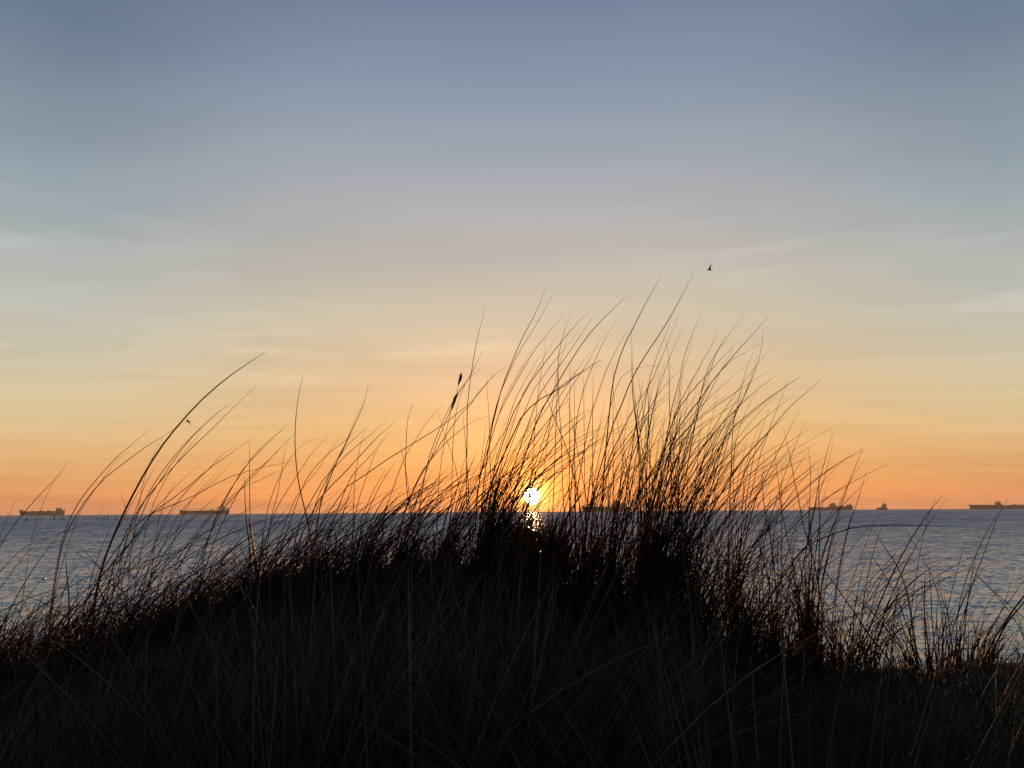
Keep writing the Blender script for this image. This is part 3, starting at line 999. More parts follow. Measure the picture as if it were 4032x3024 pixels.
# every traced stem: width in photo pixels, then points from tip to root
TR = [
    A(9, (2105, 70), (1850, 240), (1620, 430), (1440, 620), (1280, 820), (1130, 1060), (1000, 1310), (900, 1530), (815, 1760), (760, 2000), (735, 2230)),
    A(5.5, (2030, 340), (1850, 510), (1650, 710), (1480, 870), (1350, 1010), (1200, 1180), (1090, 1330), (990, 1520), (900, 1760)),
    A(4, (1825, 480), (1700, 570), (1560, 700), (1420, 850), (1300, 1000), (1200, 1150), (1110, 1320), (1020, 1500)),
    A(4, (1790, 500), (1620, 650), (1500, 770), (1370, 940), (1270, 1090), (1160, 1270)),
    A(3.5, (1610, 680), (1500, 820), (1400, 950), (1330, 1050), (1250, 1200), (1190, 1350)),
    A(4.5, (1195, 675), (1050, 800), (920, 910), (800, 1040), (690, 1170), (600, 1300), (530, 1450), (470, 1659)),
    A(4.5, (1465, 630), (1290, 740), (1130, 840), (970, 960), (830, 1070), (700, 1220), (600, 1370), (520, 1520), (480, 1659)),
    A(3.5, (1025, 862), (930, 920), (850, 1030), (760, 1150), (680, 1270), (600, 1420)),
    A(4.5, (535, 945), (470, 1040), (400, 1120), (320, 1200), (230, 1300), (150, 1390), (60, 1520), (0, 1610)),
    A(3.5, (490, 1030), (420, 1110), (350, 1250), (290, 1420), (240, 1600)),
    A(3.5, (135, 1235), (80, 1340), (40, 1430), (0, 1540)),
    A(4, (1275, 905), (1200, 1030), (1140, 1150), (1090, 1280), (1030, 1450)),
    A(3, (1290, 740), (1220, 880), (1170, 1000), (1130, 1130)),
    A(4, (1580, 965), (1480, 1050), (1380, 1150), (1280, 1260), (1180, 1370)),
    A(4, (1865, 825), (1790, 855), (1700, 950), (1600, 1050), (1480, 1170), (1350, 1330), (1260, 1500)),
    A(4.5, (2005, 745), (1850, 860), (1650, 1000), (1500, 1130), (1330, 1260), (1200, 1350), (1040, 1480)),
    A(4, (1860, 915), (1740, 1050), (1620, 1160), (1500, 1260), (1390, 1400)),
    A(5, (1978, 780), (1975, 950), (1978, 1100), (1980, 1300), (1990, 1500), (2010, 1659)),
    A(5, (1935, 1040), (1940, 1200), (1950, 1400), (1975, 1600)),
    A(4, (2360, 930), (2212, 960), (2050, 995), (1900, 1035), (1780, 1080), (1650, 1150), (1500, 1230), (1350, 1290), (1200, 1360)),
    A(4, (2300, 970), (2212, 1010), (2050, 1090), (1900, 1160), (1750, 1290), (1600, 1450)),
    A(3.5, (895, 1260), (820, 1320), (760, 1370), (690, 1430), (550, 1480), (400, 1550), (230, 1640)),
    A(4, (955, 1185), (985, 1280), (1010, 1400), (1020, 1520)),
    A(4.5, (2270, 640), (2212, 705), (2100, 800), (1980, 930), (1900, 1050), (1800, 1200), (1700, 1400)),
    A(4, (2360, 700), (2212, 840), (2100, 960), (2000, 1060), (1880, 1190), (1760, 1330)),
    A(4, (1390, 1105), (1330, 1200), (1280, 1330), (1240, 1500)), A(3.5, (1740, 1010), (1650, 1100), (1560, 1190), (1460, 1340)),
    B(5.5, (430, 270), (395, 430), (370, 600), (358, 780), (360, 940), (375, 1120), (400, 1270), (435, 1420), (470, 1560)),
    B(4, (262, 745), (180, 820), (90, 910), (0, 1000), (-110, 1120)), B(4, (225, 925), (130, 1020), (0, 1130), (-100, 1240)),
    B(4, (292, 820), (260, 1000), (230, 1170), (200, 1340), (160, 1480)),
    B(4, (530, 830), (450, 870), (370, 940), (300, 1030), (230, 1150), (170, 1290), (120, 1450)),
    B(4, (655, 805), (570, 890), (490, 980), (400, 1120), (300, 1270), (200, 1440)),
    B(3.5, (775, 795), (700, 890), (640, 970), (560, 1100), (450, 1230), (340, 1400)),
    B(5, (1000, 345), (970, 480), (920, 620), (850, 770), (790, 900), (730, 1020), (680, 1130), (640, 1240), (590, 1360), (550, 1600)),
    B(4, (918, 560), (870, 690), (830, 800), (770, 930), (700, 1050), (650, 1160)),
    B(3.5, (905, 750), (800, 850), (700, 920), (600, 1010), (520, 1100), (440, 1220)),
    B(4, (995, 725), (900, 810), (800, 910), (720, 1040), (640, 1180), (560, 1340)),
    B(4, (1165, 665), (1050, 770), (930, 870), (800, 980), (700, 1090), (600, 1200)),
    B(5, (1245, 678), (1130, 770), (1020, 880), (900, 1010), (780, 1140), (650, 1270), (560, 1380)),
    B(4, (1180, 775), (1100, 880), (1000, 1000), (900, 1100), (830, 1200)), B(4, (1105, 870), (1040, 1000), (990, 1140), (940, 1280), (900, 1420)),
    B(3.5, (975, 740), (930, 880), (900, 1040), (880, 1200), (870, 1400)),
    B(4, (1395, 515), (1350, 620), (1330, 750), (1325, 900), (1318, 1060), (1325, 1200), (1340, 1350), (1360, 1480)),
    B(4, (1640, 540), (1560, 630), (1470, 740), (1400, 860), (1320, 980)), B(4, (1583, 555), (1620, 660), (1660, 800), (1720, 960), (1760, 1100)),
    B(3, (1995, 65), (1900, 250), (1820, 400), (1770, 560), (1740, 760), (1730, 960)),
    B(4, (1990, 215), (1880, 300), (1800, 400), (1720, 530), (1640, 700), (1570, 870), (1520, 1020), (1480, 1200), (1450, 1400)),
    B(5, (2200, 205), (2100, 270), (2000, 390), (1900, 510), (1800, 590), (1680, 690), (1560, 770), (1430, 850), (1300, 930), (1200, 990), (1080, 1070), (960, 1160), (830, 1230)),
    B(4, (2040, 640), (1900, 690), (1760, 790), (1640, 900), (1540, 1020), (1440, 1160)),
    B(4, (1270, 860), (1290, 960), (1315, 1080), (1340, 1220)),
    Cc(4.5, (312, 285), (255, 500), (200, 740), (160, 980), (130, 1200), (110, 1400), (108, 1659)),
    Cc(5, (962, 105), (870, 340), (770, 520), (690, 680), (610, 870), (540, 1040), (470, 1240), (420, 1450), (370, 1659)),
    Cc(4.5, (1062, 128), (960, 310), (870, 480), (760, 650), (680, 780), (600, 930), (520, 1120), (440, 1320)),
    Cc(4.5, (1175, 368), (1060, 500), (960, 620), (850, 760), (750, 920), (650, 1100), (550, 1280), (450, 1480)),
    Cc(4, (1245, 370), (1180, 520), (1140, 660), (1110, 780), (1100, 930)),
    Cc(5, (1458, 328), (1300, 480), (1160, 650), (1020, 820), (900, 980), (780, 1150), (680, 1330), (580, 1520)),
    Cc(4.5, (1480, 400), (1360, 580), (1250, 750), (1130, 920), (1000, 1100), (880, 1290)),
    Cc(6, (1838, 183), (1680, 340), (1540, 480), (1400, 640), (1280, 820), (1180, 980), (1080, 1150), (980, 1320), (880, 1500)),
    Cc(5, (1735, 437), (1640, 600), (1540, 790), (1470, 960), (1400, 1130), (1350, 1300), (1310, 1480), (1290, 1659)),
    Cc(4.5, (1850, 555), (1740, 750), (1650, 930), (1590, 1080), (1520, 1290), (1450, 1500)),
    Cc(5, (1898, 580), (1903, 800), (1902, 1050), (1908, 1250), (1930, 1450), (1960, 1659)),
    Cc(4, (968, 635), (945, 850), (910, 1050), (880, 1250)), Cc(4, (1088, 605), (1000, 760), (900, 930), (800, 1100), (700, 1290)),
    Cc(3.5, (1215, 580), (1170, 740), (1120, 900), (1080, 1060)), Cc(4, (1318, 570), (1200, 720), (1050, 900), (930, 1070), (820, 1230)),
    Cc(4, (1575, 620), (1480, 790), (1400, 950), (1290, 1100), (1180, 1290), (1100, 1420)), Cc(4, (1455, 795), (1330, 950), (1200, 1150), (1090, 1330)),
    Cc(7, (1555, 880), (1430, 960), (1300, 1050), (1180, 1150), (1050, 1230), (900, 1310), (780, 1410), (680, 1540)),
    Cc(4, (1600, 870), (1500, 920), (1380, 990), (1220, 1100), (1060, 1210)), Cc(3, (1560, 930), (1420, 985), (1300, 1030), (1180, 1110)),
    Cc(4, (2212, 925), (2000, 960), (1845, 988), (1826, 1000), (1760, 1120), (1690, 1300)), Cc(3.5, (855, 708), (760, 850), (680, 1000), (590, 1160), (500, 1330)),
    Cc(3.5, (918, 815), (820, 960), (740, 1110), (640, 1290)), Cc(4, (535, 950), (420, 1030), (320, 1130), (220, 1250), (120, 1400), (20, 1490)),
    Cc(3.5, (285, 770), (200, 930), (150, 1040), (80, 1150), (0, 1260)), Cc(4, (330, 1090), (330, 1250), (345, 1450), (350, 1640)),
    Cc(4.5, (1230, 920), (1232, 1100), (1225, 1300), (1225, 1659)), Cc(4.5, (1485, 1010), (1480, 1200), (1475, 1400), (1475, 1640)),
    Cc(5, (1100, 780), (1100, 1000), (1105, 1200), (1110, 1400), (1130, 1659)), Cc(5, (930, 1110), (970, 1250), (1020, 1400), (1080, 1560), (1160, 1760), (1230, 1960)),
    Dd(6, (807, 80), (720, 240), (620, 430), (520, 600), (420, 750), (320, 900), (230, 1060), (160, 1220), (100, 1380), (50, 1480)),
    Dd(6, (492, 105), (400, 260), (300, 450), (220, 610), (140, 760), (80, 930), (40, 1080), (10, 1280)),
    Dd(4, (665, 478), (600, 640), (540, 800), (470, 960), (420, 1080), (360, 1200)), Dd(4.5, (737, 548), (650, 720), (590, 860), (540, 1000), (490, 1150), (440, 1300)),
    Dd(4.5, (892, 463), (800, 650), (750, 790), (710, 920), (690, 1050), (650, 1200), (600, 1380)), Dd(3.5, (808, 695), (760, 860), (710, 1020), (690, 1100)),
    Dd(4.5, (1055, 612), (980, 780), (900, 910), (850, 1010), (780, 1130), (700, 1280), (640, 1400)),
    Dd(4.5, (1318, 445), (1200, 600), (1120, 690), (1080, 750), (1020, 870), (980, 990), (930, 1120), (890, 1200)),
    Dd(5, (1165, 685), (1070, 770), (1000, 880), (950, 1000), (900, 1150)),
    Dd(6, (1547, 473), (1400, 640), (1260, 790), (1150, 920), (1060, 1030), (960, 1150), (880, 1280), (800, 1380), (720, 1480), (640, 1620)),
    Dd(4.5, (1475, 735), (1330, 820), (1220, 880), (1120, 960), (1050, 1040), (960, 1160)),
    Dd(5, (1488, 625), (1480, 740), (1450, 880), (1400, 1030), (1340, 1170), (1280, 1300), (1230, 1400), (1170, 1520), (1110, 1659)),
    Dd(6, (1185, 790), (1100, 870), (1010, 970), (900, 1090), (800, 1200), (700, 1330), (620, 1480)),
    Dd(5, (1198, 765), (1150, 880), (1080, 1000), (1000, 1160), (920, 1320), (850, 1450)),
    Dd(4.5, (1395, 825), (1340, 950), (1300, 1080), (1265, 1230), (1230, 1380), (1200, 1500), (1190, 1659)),
    Dd(4, (1425, 850), (1390, 1000), (1330, 1180), (1260, 1350), (1200, 1480)),
    Dd(5, (1522, 1020), (1380, 1110), (1240, 1200), (1100, 1300), (960, 1400), (800, 1530), (700, 1620)),
    Dd(5, (1815, 1083), (1680, 1170), (1530, 1280), (1400, 1380), (1270, 1490), (1150, 1610)),
    Dd(5, (2055, 1085), (1900, 1220), (1750, 1350), (1620, 1500), (1510, 1640), (1440, 1760), (1350, 1890)),
    Dd(4.5, (1722, 1100), (1690, 1200), (1640, 1330), (1580, 1480), (1520, 1659), (1450, 1850)),
    Dd(4, (1550, 1375), (1500, 1500), (1450, 1640), (1390, 1860)), Dd(5, (1835, 1395), (1770, 1520), (1700, 1659), (1600, 1850), (1500, 2060), (1400, 2300)),
    Dd(4, (1440, 1200), (1370, 1300), (1310, 1420), (1260, 1550), (1230, 1659)), Dd(4, (1290, 1280), (1150, 1370), (1010, 1470), (880, 1580), (800, 1659)),
    Dd(4, (1045, 1205), (1020, 1350), (990, 1480), (945, 1640)), Dd(4, (905, 1375), (890, 1500), (870, 1659)), Dd(4, (1108, 1487), (1060, 1570), (1025, 1659)),
    Dd(5, (212, 640), (218, 850), (218, 1050), (225, 1250), (245, 1420), (270, 1560)), Dd(4.5, (540, 690), (570, 850), (578, 1050), (578, 1250), (585, 1500)),
    Dd(5, (680, 1120), (683, 1350), (680, 1560)), Dd(4, (600, 480), (560, 620), (500, 760), (440, 920), (390, 1080)), Dd(5, (685, 1000), (600, 1080), (520, 1170), (440, 1280), (370, 1400)),
    Dd(3, (610, 1060), (520, 1058), (455, 1060), (430, 1110), (400, 1250)), Dd(3, (1035, 1608), (940, 1620), (800, 1650)),
    E(4.5, (1112, 395), (1120, 550), (1150, 780), (1165, 960), (1200, 1130), (1240, 1330), (1280, 1530)),
    E(5, (1192, 215), (1230, 370), (1270, 560), (1300, 740), (1340, 900), (1370, 1090), (1410, 1240), (1470, 1430)),
    E(5, (1005, 480), (988, 650), (990, 800), (1010, 1000), (1040, 1170), (1080, 1350), (1100, 1540)),
    E(4.5, (1425, 380), (1450, 550), (1455, 700), (1448, 850), (1440, 1000), (1440, 1200)),
    E(4.5, (1675, 240), (1620, 420), (1570, 610), (1520, 810), (1490, 1000), (1450, 1150)), E(4, (1673, 340), (1640, 500), (1590, 680), (1540, 840), (1500, 960)),
    E(6, (1525, 590), (1535, 750), (1535, 950), (1545, 1150), (1540, 1400), (1535, 1600)),
    E(5, (1963, 400), (1900, 560), (1840, 700), (1790, 850), (1730, 1010), (1660, 1200), (1580, 1430)), E(4, (1975, 515), (1880, 650), (1800, 790), (1740, 930)),
    E(5, (2200, 560), (2050, 630), (1900, 710), (1780, 780), (1650, 860), (1540, 930), (1400, 1050), (1250, 1200), (1130, 1340), (1050, 1450)),
    E(4.5, (2030, 680), (1930, 790), (1830, 890), (1740, 980), (1650, 1080), (1500, 1220)), E(4.5, (2000, 610), (1950, 780), (1900, 950), (1830, 1130), (1780, 1330), (1720, 1630)),
    E(5, (1500, 560), (1400, 640), (1290, 720), (1180, 820), (1090, 900), (1000, 1000), (900, 1090), (780, 1260)),
    E(5, (1490, 580), (1350, 740), (1250, 870), (1150, 1010), (1020, 1180), (900, 1330)), E(4, (1628, 715), (1590, 860), (1560, 1000)),
    E(4.5, (1395, 795), (1425, 950), (1440, 1060), (1450, 1200)), E(4, (905, 818), (820, 900), (720, 990), (650, 1060)), E(4.5, (808, 710), (810, 830), (790, 1000), (760, 1200)),
    E(4, (1182, 710), (1160, 860), (1100, 1250)), E(5, (900, 1140), (950, 1320), (1000, 1500), (1040, 1659)),
    Ff(5.5, (1390, 268), (1200, 267), (1000, 265), (800, 262), (620, 268), (450, 295), (300, 350), (160, 410), (60, 470)),
    Ff(8, (1285, 0), (1190, 110), (1080, 270), (980, 430), (890, 600), (800, 790), (720, 980), (640, 1180), (560, 1380), (500, 1550)),
    Ff(5, (1320, 30), (1230, 140), (1140, 280), (1050, 440), (950, 630), (850, 840), (760, 1030), (660, 1250)),
    Ff(4, (1225, 0), (1160, 170), (1120, 330), (1080, 530), (1050, 700), (1020, 900), (1010, 1060)),
    Ff(4.5, (1855, 20), (1770, 170), (1700, 350), (1630, 540), (1560, 720), (1500, 920), (1460, 1120), (1430, 1300), (1400, 1480)),
    Ff(4.5, (1765, 150), (1660, 330), (1590, 480), (1520, 640), (1450, 850), (1410, 1080), (1400, 1400)), Ff(4, (1475, 390), (1440, 540), (1390, 720), (1340, 930), (1300, 1120), (1280, 1300)),
    Ff(5, (1160, 450), (1165, 650), (1180, 850), (1185, 1020), (1200, 1200), (1230, 1500)), Ff(4.5, (915, 190), (980, 330), (1060, 470), (1150, 620), (1220, 790), (1260, 930), (1280, 1060), (1280, 1400)),
    Ff(5.5, (685, 300), (780, 460), (880, 610), (950, 780), (980, 900), (1010, 1100), (1050, 1380)), Ff(5, (610, 460), (700, 580), (810, 750), (900, 930), (950, 1080), (1030, 1280), (1100, 1500)),
    Ff(5, (1991, 740), (1900, 870), (1800, 1000), (1720, 1140), (1650, 1260), (1600, 1350)), Ff(12, (2120, 700), (1991, 880), (1900, 1000), (1820, 1120), (1740, 1240), (1680, 1350), (1620, 1480), (1600, 1600)),
    Ff(9, (2090, 800), (1991, 930), (1880, 1060), (1800, 1180), (1740, 1320), (1690, 1440)), Ff(4, (1480, 640), (1350, 710), (1200, 770), (1050, 830), (900, 900), (780, 1010)),
    Ff(4, (1450, 600), (1600, 720), (1750, 860), (1880, 970), (1991, 1070), (2080, 1200)), Ff(4, (1510, 640), (1620, 730), (1720, 840), (1860, 1010), (1991, 1230)), Ff(3.5, (1915, 640), (1880, 750), (1830, 900), (1760, 1100)),
    Ff(4.5, (560, 0), (480, 230), (430, 430), (390, 640), (360, 830), (345, 1050)), Ff(4.5, (710, 180), (650, 330), (590, 480), (530, 640), (460, 810), (420, 1000)),
    Ff(8, (100, 450), (180, 560), (300, 720), (420, 890), (540, 1060), (640, 1220), (740, 1340), (830, 1460)), Ff(4.5, (990, 380), (880, 490), (770, 620), (650, 740), (550, 880), (460, 1000)),
    Ff(7, (130, 180), (142, 400), (135, 650), (110, 900), (120, 1200), (130, 1450)), Ff(6, (0, 760), (30, 900), (70, 1080), (110, 1300)),
    G(4, (560, 90), (430, 140), (300, 180), (150, 250), (60, 330), (0, 400)), G(5, (60, 530), (200, 560), (350, 640), (450, 720), (540, 800)),
    G(4.5, (440, 170), (520, 260), (620, 370), (720, 470), (810, 580)), G(4, (430, 230), (480, 290), (600, 350)), G(3.5, (940, 380), (714, 380), (709, 388), (705, 480), (700, 600)),
    G(13, (1545, 60), (1570, 180), (1590, 330), (1610, 500)), G(8, (410, 290), (415, 400), (430, 560), (430, 700)), G(4, (180, 430), (180, 560), (200, 760), (230, 950)),
    G(4, (160, 520), (165, 640), (190, 800), (220, 960)), G(4.5, (0, 950), (180, 900), (350, 850), (540, 825)),
]

# ------------------------------------------------------------------ tussocks: each clump is a plant of its own
# (root px, number of extra blades, top px, lean, spread, stem px height of the dense sheath, label)
TUS = [
    (-30, 46, 2010, 0.75, 0.30, 60, "sparse arching clump at the left edge, blades crossing the left tanker"),
    (190, 60, 1860, 0.62, 0.25, 80, "upright thin clump at the far left, under the post row, with two long arching blades"),
    (335, 60, 1740, 0.62, 0.28, 120, "clump with the thickest stem, arching farthest to the upper right on the left side"),
    (520, 70, 1800, 0.70, 0.22, 100, "leaning clump just right of the thickest arching stem, below the small gull"),
    (720, 90, 1850, 0.72, 0.22, 120, "leaning clump in front of the second tanker from the left"),
    (1000, 90, 1780, 0.70, 0.25, 120, "clump with one broad pale upright blade catching pinkish light"),
    (1215, 90, 1700, 0.65, 0.22, 130, "clump around a lone back-curving stem, left of centre"),
    (1400, 110, 1690, 0.60, 0.22, 140, "leaning clump midway between the lone back-curving stem and the seed head"),
    (1560, 130, 1660, 0.55, 0.20, 150, "dense low leaning clump just left of the seed head stalk"),
    (1740, 130, 1560, 0.40, 0.20, 180, "clump growing round the foot of the seed head stalk"),
    (1890, 220, 1400, 0.42, 0.20, 420, "dense dark column of stalks just left of the sun"),
    (2010, 56, 1400, 0.45, 0.20, 200, "tall clump directly in front of the sun's left side"),
    (2052, 420, 2010, 0.16, 0.30, 230, "short thick clump straight below the sun's disc, glinting orange at its top"),
    (2150, 56, 1450, 0.40, 0.22, 160, "clump rising right behind and above the sun's disc"),
    (2300, 130, 1350, 0.30, 0.24, 220, "clump right of the sun topped by a straight upright blade"),
    (2395, 150, 1330, 0.30, 0.22, 260, "clump right of the sun in front of the hidden freighter"),
    (2535, 240, 1250, 0.28, 0.20, 430, "thickest blackest column of stalks, right of the sun, under the tallest blade tips"),
    (2610, 180, 1300, 0.32, 0.22, 380, "thick dark clump touching the blackest column on its right"),
    (2730, 140, 1480, 0.25, 0.30, 230, "ragged clump right of the two thick dark columns"),
    (2890, 130, 1520, 0.22, 0.32, 200, "clump with long blades parting to both sides, first with sea showing beside it"),
    (3040, 90, 1850, 0.15, 0.40, 120, "thinner clump of crossing blades left of the upright reddish bundle"),
    (3185, 110, 1900, 0.05, 0.22, 260, "narrow upright bundle with glowing reddish stems before the midship-bridge ship"),
    (3345, 90, 1990, 0.10, 0.55, 60, "low crisscross clump with a thick stem leaning left, under the tug"),
    (3420, 50, 2060, 0.45, 0.35, 80, "open clump with a pair of long straight stems leaning right below the tug"),
    (3600, 60, 2200, -0.25, 0.22, 120, "dark clump whose blades lean left, standing against the open sea on the right"),
    (3700, 40, 2150, 0.12, 0.25, 70, "sparse clump of fine upright blades right of the dark left-leaning clump"),
    (3775, 46, 2120, 0.22, 0.18, 60, "fine upright blades reaching to the long tanker near the right edge"),
    (3870, 120, 2380, 0.50, 0.20, 120, "stout glowing clump leaning out of the picture at the right edge"),
    (4060, 60, 2300, 0.25, 0.45, 60, "clump half cut off by the right edge behind the stout glowing one"),
]
tus_px = np.array([t_[0] for t_ in TUS], float)
NS = 15


def root_y(px):
    return sil(px) + 38


def blade_curves(PX, Yd, n):
    """pixel polylines base->tip placed at distance Yd (array) -> world"""
    out = np.empty((n, 3))
    for i in range(n):
        out[i] = at(PX[i, 0], PX[i, 1], Yd[i])
    return out


tus_parts = [[] for _ in TUS]
for w, pts in TR:
    pts = list(pts)[::-1]                       # root -> tip
    (x0, y0), (x1, y1) = pts[0], pts[1]
    sl = (x0 - x1) / max(y0 - y1, 8)
    sl = max(-1.2, min(1.2, sl))
    ry = root_y(x0)
    gap = max(ry - y0, 0)
    xe = x0 + sl * gap * 0.42
    k = int(np.argmin(np.abs(tus_px - xe)))
    ex = xe + (tus_px[k] - xe) * min(0.5, gap / 900)
    ey = root_y(ex) + 14
    if gap > 15:
        mid = (x0 + sl * gap * 0.27, y0 + gap * 0.5)
        pts = [(ex, ey)] + ([mid] if gap > 90 else []) + pts
    Pp = resample(pts, NS + 5)
    Y0 = float(crest_Y_px(ex)) + rng.normal(0, 0.07)
    Yd = Y0 + np.linspace(0, 1, NS + 5) * rng.normal(0, 0.05)
    cv = blade_curves(Pp, Yd, NS + 5)
    g = float(ground(cv[0, 0], cv[0, 1]))
    if cv[0, 2] > g - 0.02:
        cv = np.concatenate([[[cv[0, 0], cv[0, 1], g - 0.03]], cv[1:]])
    tt = np.linspace(0, 1, NS + 5)
    rr = w * 1.12 / 2 / F * Y0 * np.interp(tt, [0, 0.15, 0.55, 0.85, 1], [0.9, 1.0, 0.85, 0.55, 0.16])
    tus_parts[k].append(tubes(cv[None], rr[None], np.array([rng.uniform(0.05, 0.6)])))


def grow(n, rootx, Yroot, H, lean, bend, ylean, width, tone, kink=0.008, zroot=None, N=NS):
    """n blades; arrays of root x (m), root Y, height (m), sideways lean, bend exponent"""
    t_ = np.linspace(0, 1, N)[None, :]
    z0 = ground(rootx, Yroot) - 0.03 if zroot is None else zroot
    wob = rng.normal(0, kink, (n, 1)) * np.sin(t_ * rng.uniform(2, 5, (n, 1)) + rng.uniform(0, 6, (n, 1)))
    h = H[:, None]
    le = lean[:, None]
    X = rootx[:, None] + h * (le * t_ ** bend[:, None] + wob * t_)
    Yv = Yroot[:, None] + h * ylean[:, None] * t_ ** 1.5
    droop = 1 - 0.22 * np.abs(le) * t_ ** 2.2
    Zv = z0[:, None] + h * t_ * droop
    cv = np.stack([X, Yv, Zv], -1)
    rr = width[:, None] / 2 * np.interp(t_[0], [0, 0.2, 0.6, 0.88, 1], [0.85, 1.0, 0.8, 0.5, 0.12])[None]
    return tubes(cv, rr, tone)


def px2x(px, Y):
    return (px - 2016) / F * Y / math.cos(PITCH) * 0.99


for (tpx, n, top, lean, spread, sheath, lab), parts in zip(TUS, tus_parts):
    n = int(n * 0.62)
    Yc = float(crest_Y_px(tpx))
    ry = root_y(tpx)
    base = at(tpx, ry, Yc)
    mpp = Yc / F * 1.03
    Hmax = (ry - top) * mpp
    u = rng.random(n)
    H = Hmax * (0.20 + 0.72 * u ** 2.1)
    rx = base[0] + rng.normal(0, 17 * mpp, n)
    rY = Yc + rng.normal(0, 0.05, n)
    parts.append(grow(n, rx, rY, H, lean + spread * np.clip(rng.normal(0, 1, n), -1.7, 1.5), rng.uniform(1.3, 2.3, n), rng.normal(0, 0.14, n),
                      rng.uniform(3.0, 5.6, n) * mpp, rng.beta(1.6, 3.2, n)))
    # tight bundle of sheaths at the heart of the clump
    m = max(8, int(n * (0.30 if sheath > 300 else 0.22)))
    Hs = np.clip(sheath, 60, 600) * mpp * rng.uniform(0.35, 1.15, m) * 1.2
    parts.append(grow(m, base[0] + rng.normal(0, (15 if sheath > 300 else 26) * mpp, m), Yc + rng.normal(0, 0.05, m), Hs, rng.normal(lean * 0.35, 0.10, m), rng.uniform(1.0, 1.6, m),
                      rng.normal(0, 0.05, m), rng.uniform(4, 7, m) * mpp, rng.beta(1.5, 4, m)))
    V, Q, T = join(parts)
    V = V - base
    o = link_mesh("grass_tussock", np_mesh("grass_tussock", V, Q, attr={'tone': T}), M_grass, loc=base)
    tag(o, lab, "grass tussock", "marram grass tussocks along the dune crest")

# ------------------------------------------------------------------ the stalk with a seed head
root = at(1690, 2290, 2.28)
st = empty("seed_stalk", root)
tag(st, "single stalk ending in a dark bristly seed head, left of the sun", "grass stalk")
sp = [Tr(1000, 1350, 2.212, 4, (1640, 2060), (1600, 1700), (1600, 1450), (1612, 1200), (1636, 1000), (1660, 850), (1690, 700), (1712, 610), (1735, 530), (1762, 450), (1785, 350), (1803, 268))[1]][0]
Pp = resample(sp, 30)
cv = np.array([at(x, y, 2.28) for x, y in Pp]) - root
V, Q, T = tubes(cv[None], (np.linspace(1.9, 1.1, 30) * 2.28 / F)[None], np.array([0.3]), sides=5)
link_mesh("stem", np_mesh("stem", V, Q, attr={'tone': T}), M_grass, st)
hp = []
z8 = 5.53                                   # enlargement of the seed head tracing, origin 1700,1400
outl = [((425, 1205), (440, 1150), (455, 1090), (485, 1020), (500, 950), (520, 880), (545, 850)), (3, 16, 20, 26, 33, 22, 8)], \
       [((570, 660), (590, 600), (605, 560), (622, 510), (635, 460), (637, 425), (640, 380)), (3, 18, 24, 24, 17, 9, 1.5)]
for pts_, rad_ in outl:
    hp = []
    P2 = resample(np.array([(1700 + x / z8, 1400 + y / z8, r) for (x, y), r in zip(pts_, rad_)]), 16)
    cv = np.array([at(x, y, 2.28) for x, y, r in P2]) - root
    hp.append(tubes(cv[None], (np.clip(P2[:, 2], 1, 99) / z8 * 2.28 / F)[None], np.array([0.2]), sides=8))
    for j in range(46):                     # bristles (spikelet tips)
        i = int(rng.integers(1, 14))
        a_ = rng.uniform(0, 6.28)
        r_ = P2[i, 2] / z8 * 2.28 / F
        d0 = np.array([math.cos(a_), math.sin(a_), 0]) * r_ * 0.7
        d1 = np.array([math.cos(a_) * r_ * 1.7, math.sin(a_) * r_ * 1.7, 0]) + (cv[min(i + 2, 15)] - cv[i]) * rng.uniform(1.0, 2.0)
        ln = np.linspace(0, 1, 4)[:, None]
        hp.append(tubes(((cv[i] + d0) * (1 - ln) + (cv[i] + d1) * ln)[None], np.array([[1.6, 1.4, 0.9, 0.15]]) * 2.28 / F, np.array([0.2]), sides=3))
    V, Q, T = join(hp)
    link_mesh("seed_head", np_mesh("seed_head", V, Q, attr={'tone': T}), M_seed, st)

# ------------------------------------------------------------------ uncountable grass between and in front of the tussocks
ENV = np.array([(-400, 2250), (0, 2080), (200, 1960), (400, 1900), (700, 1880), (1000, 1850), (1300, 1780), (1600, 1680), (1800, 1560), (1950, 1440), (2200, 1390), (2500, 1370),
                (2700, 1460), (2850, 1600), (3000, 1760), (3200, 1950), (3400, 2120), (3600, 2240), (3800, 2300), (4100, 2330), (4500, 2400)], float)
LEAN = np.array([(-400, 0.75), (800, 0.72), (1300, 0.62), (1800, 0.42), (2300, 0.32), (2700, 0.22), (3100, 0.10), (3600, 0.10), (4400, 0.25)], float)
DENS = np.array([(-500, 0.35), (150, 0.5), (500, 0.8), (1000, 1.0), (1600, 1.5), (1950, 1.5), (2300, 1.35), (2700, 1.35), (2950, 0.9), (3200, 0.55), (3600, 0.4), (4500, 0.4)], float)


def sample_px(n, lo=-450, hi=4500):
    out = []
    while len(out) < n:
        p = rng.uniform(lo, hi, n)
        k_ = rng.random(n) * 1.5 < np.interp(p, DENS[:, 0], DENS[:, 1])
        out.extend(p[k_])
    return np.array(out[:n])


gp = []
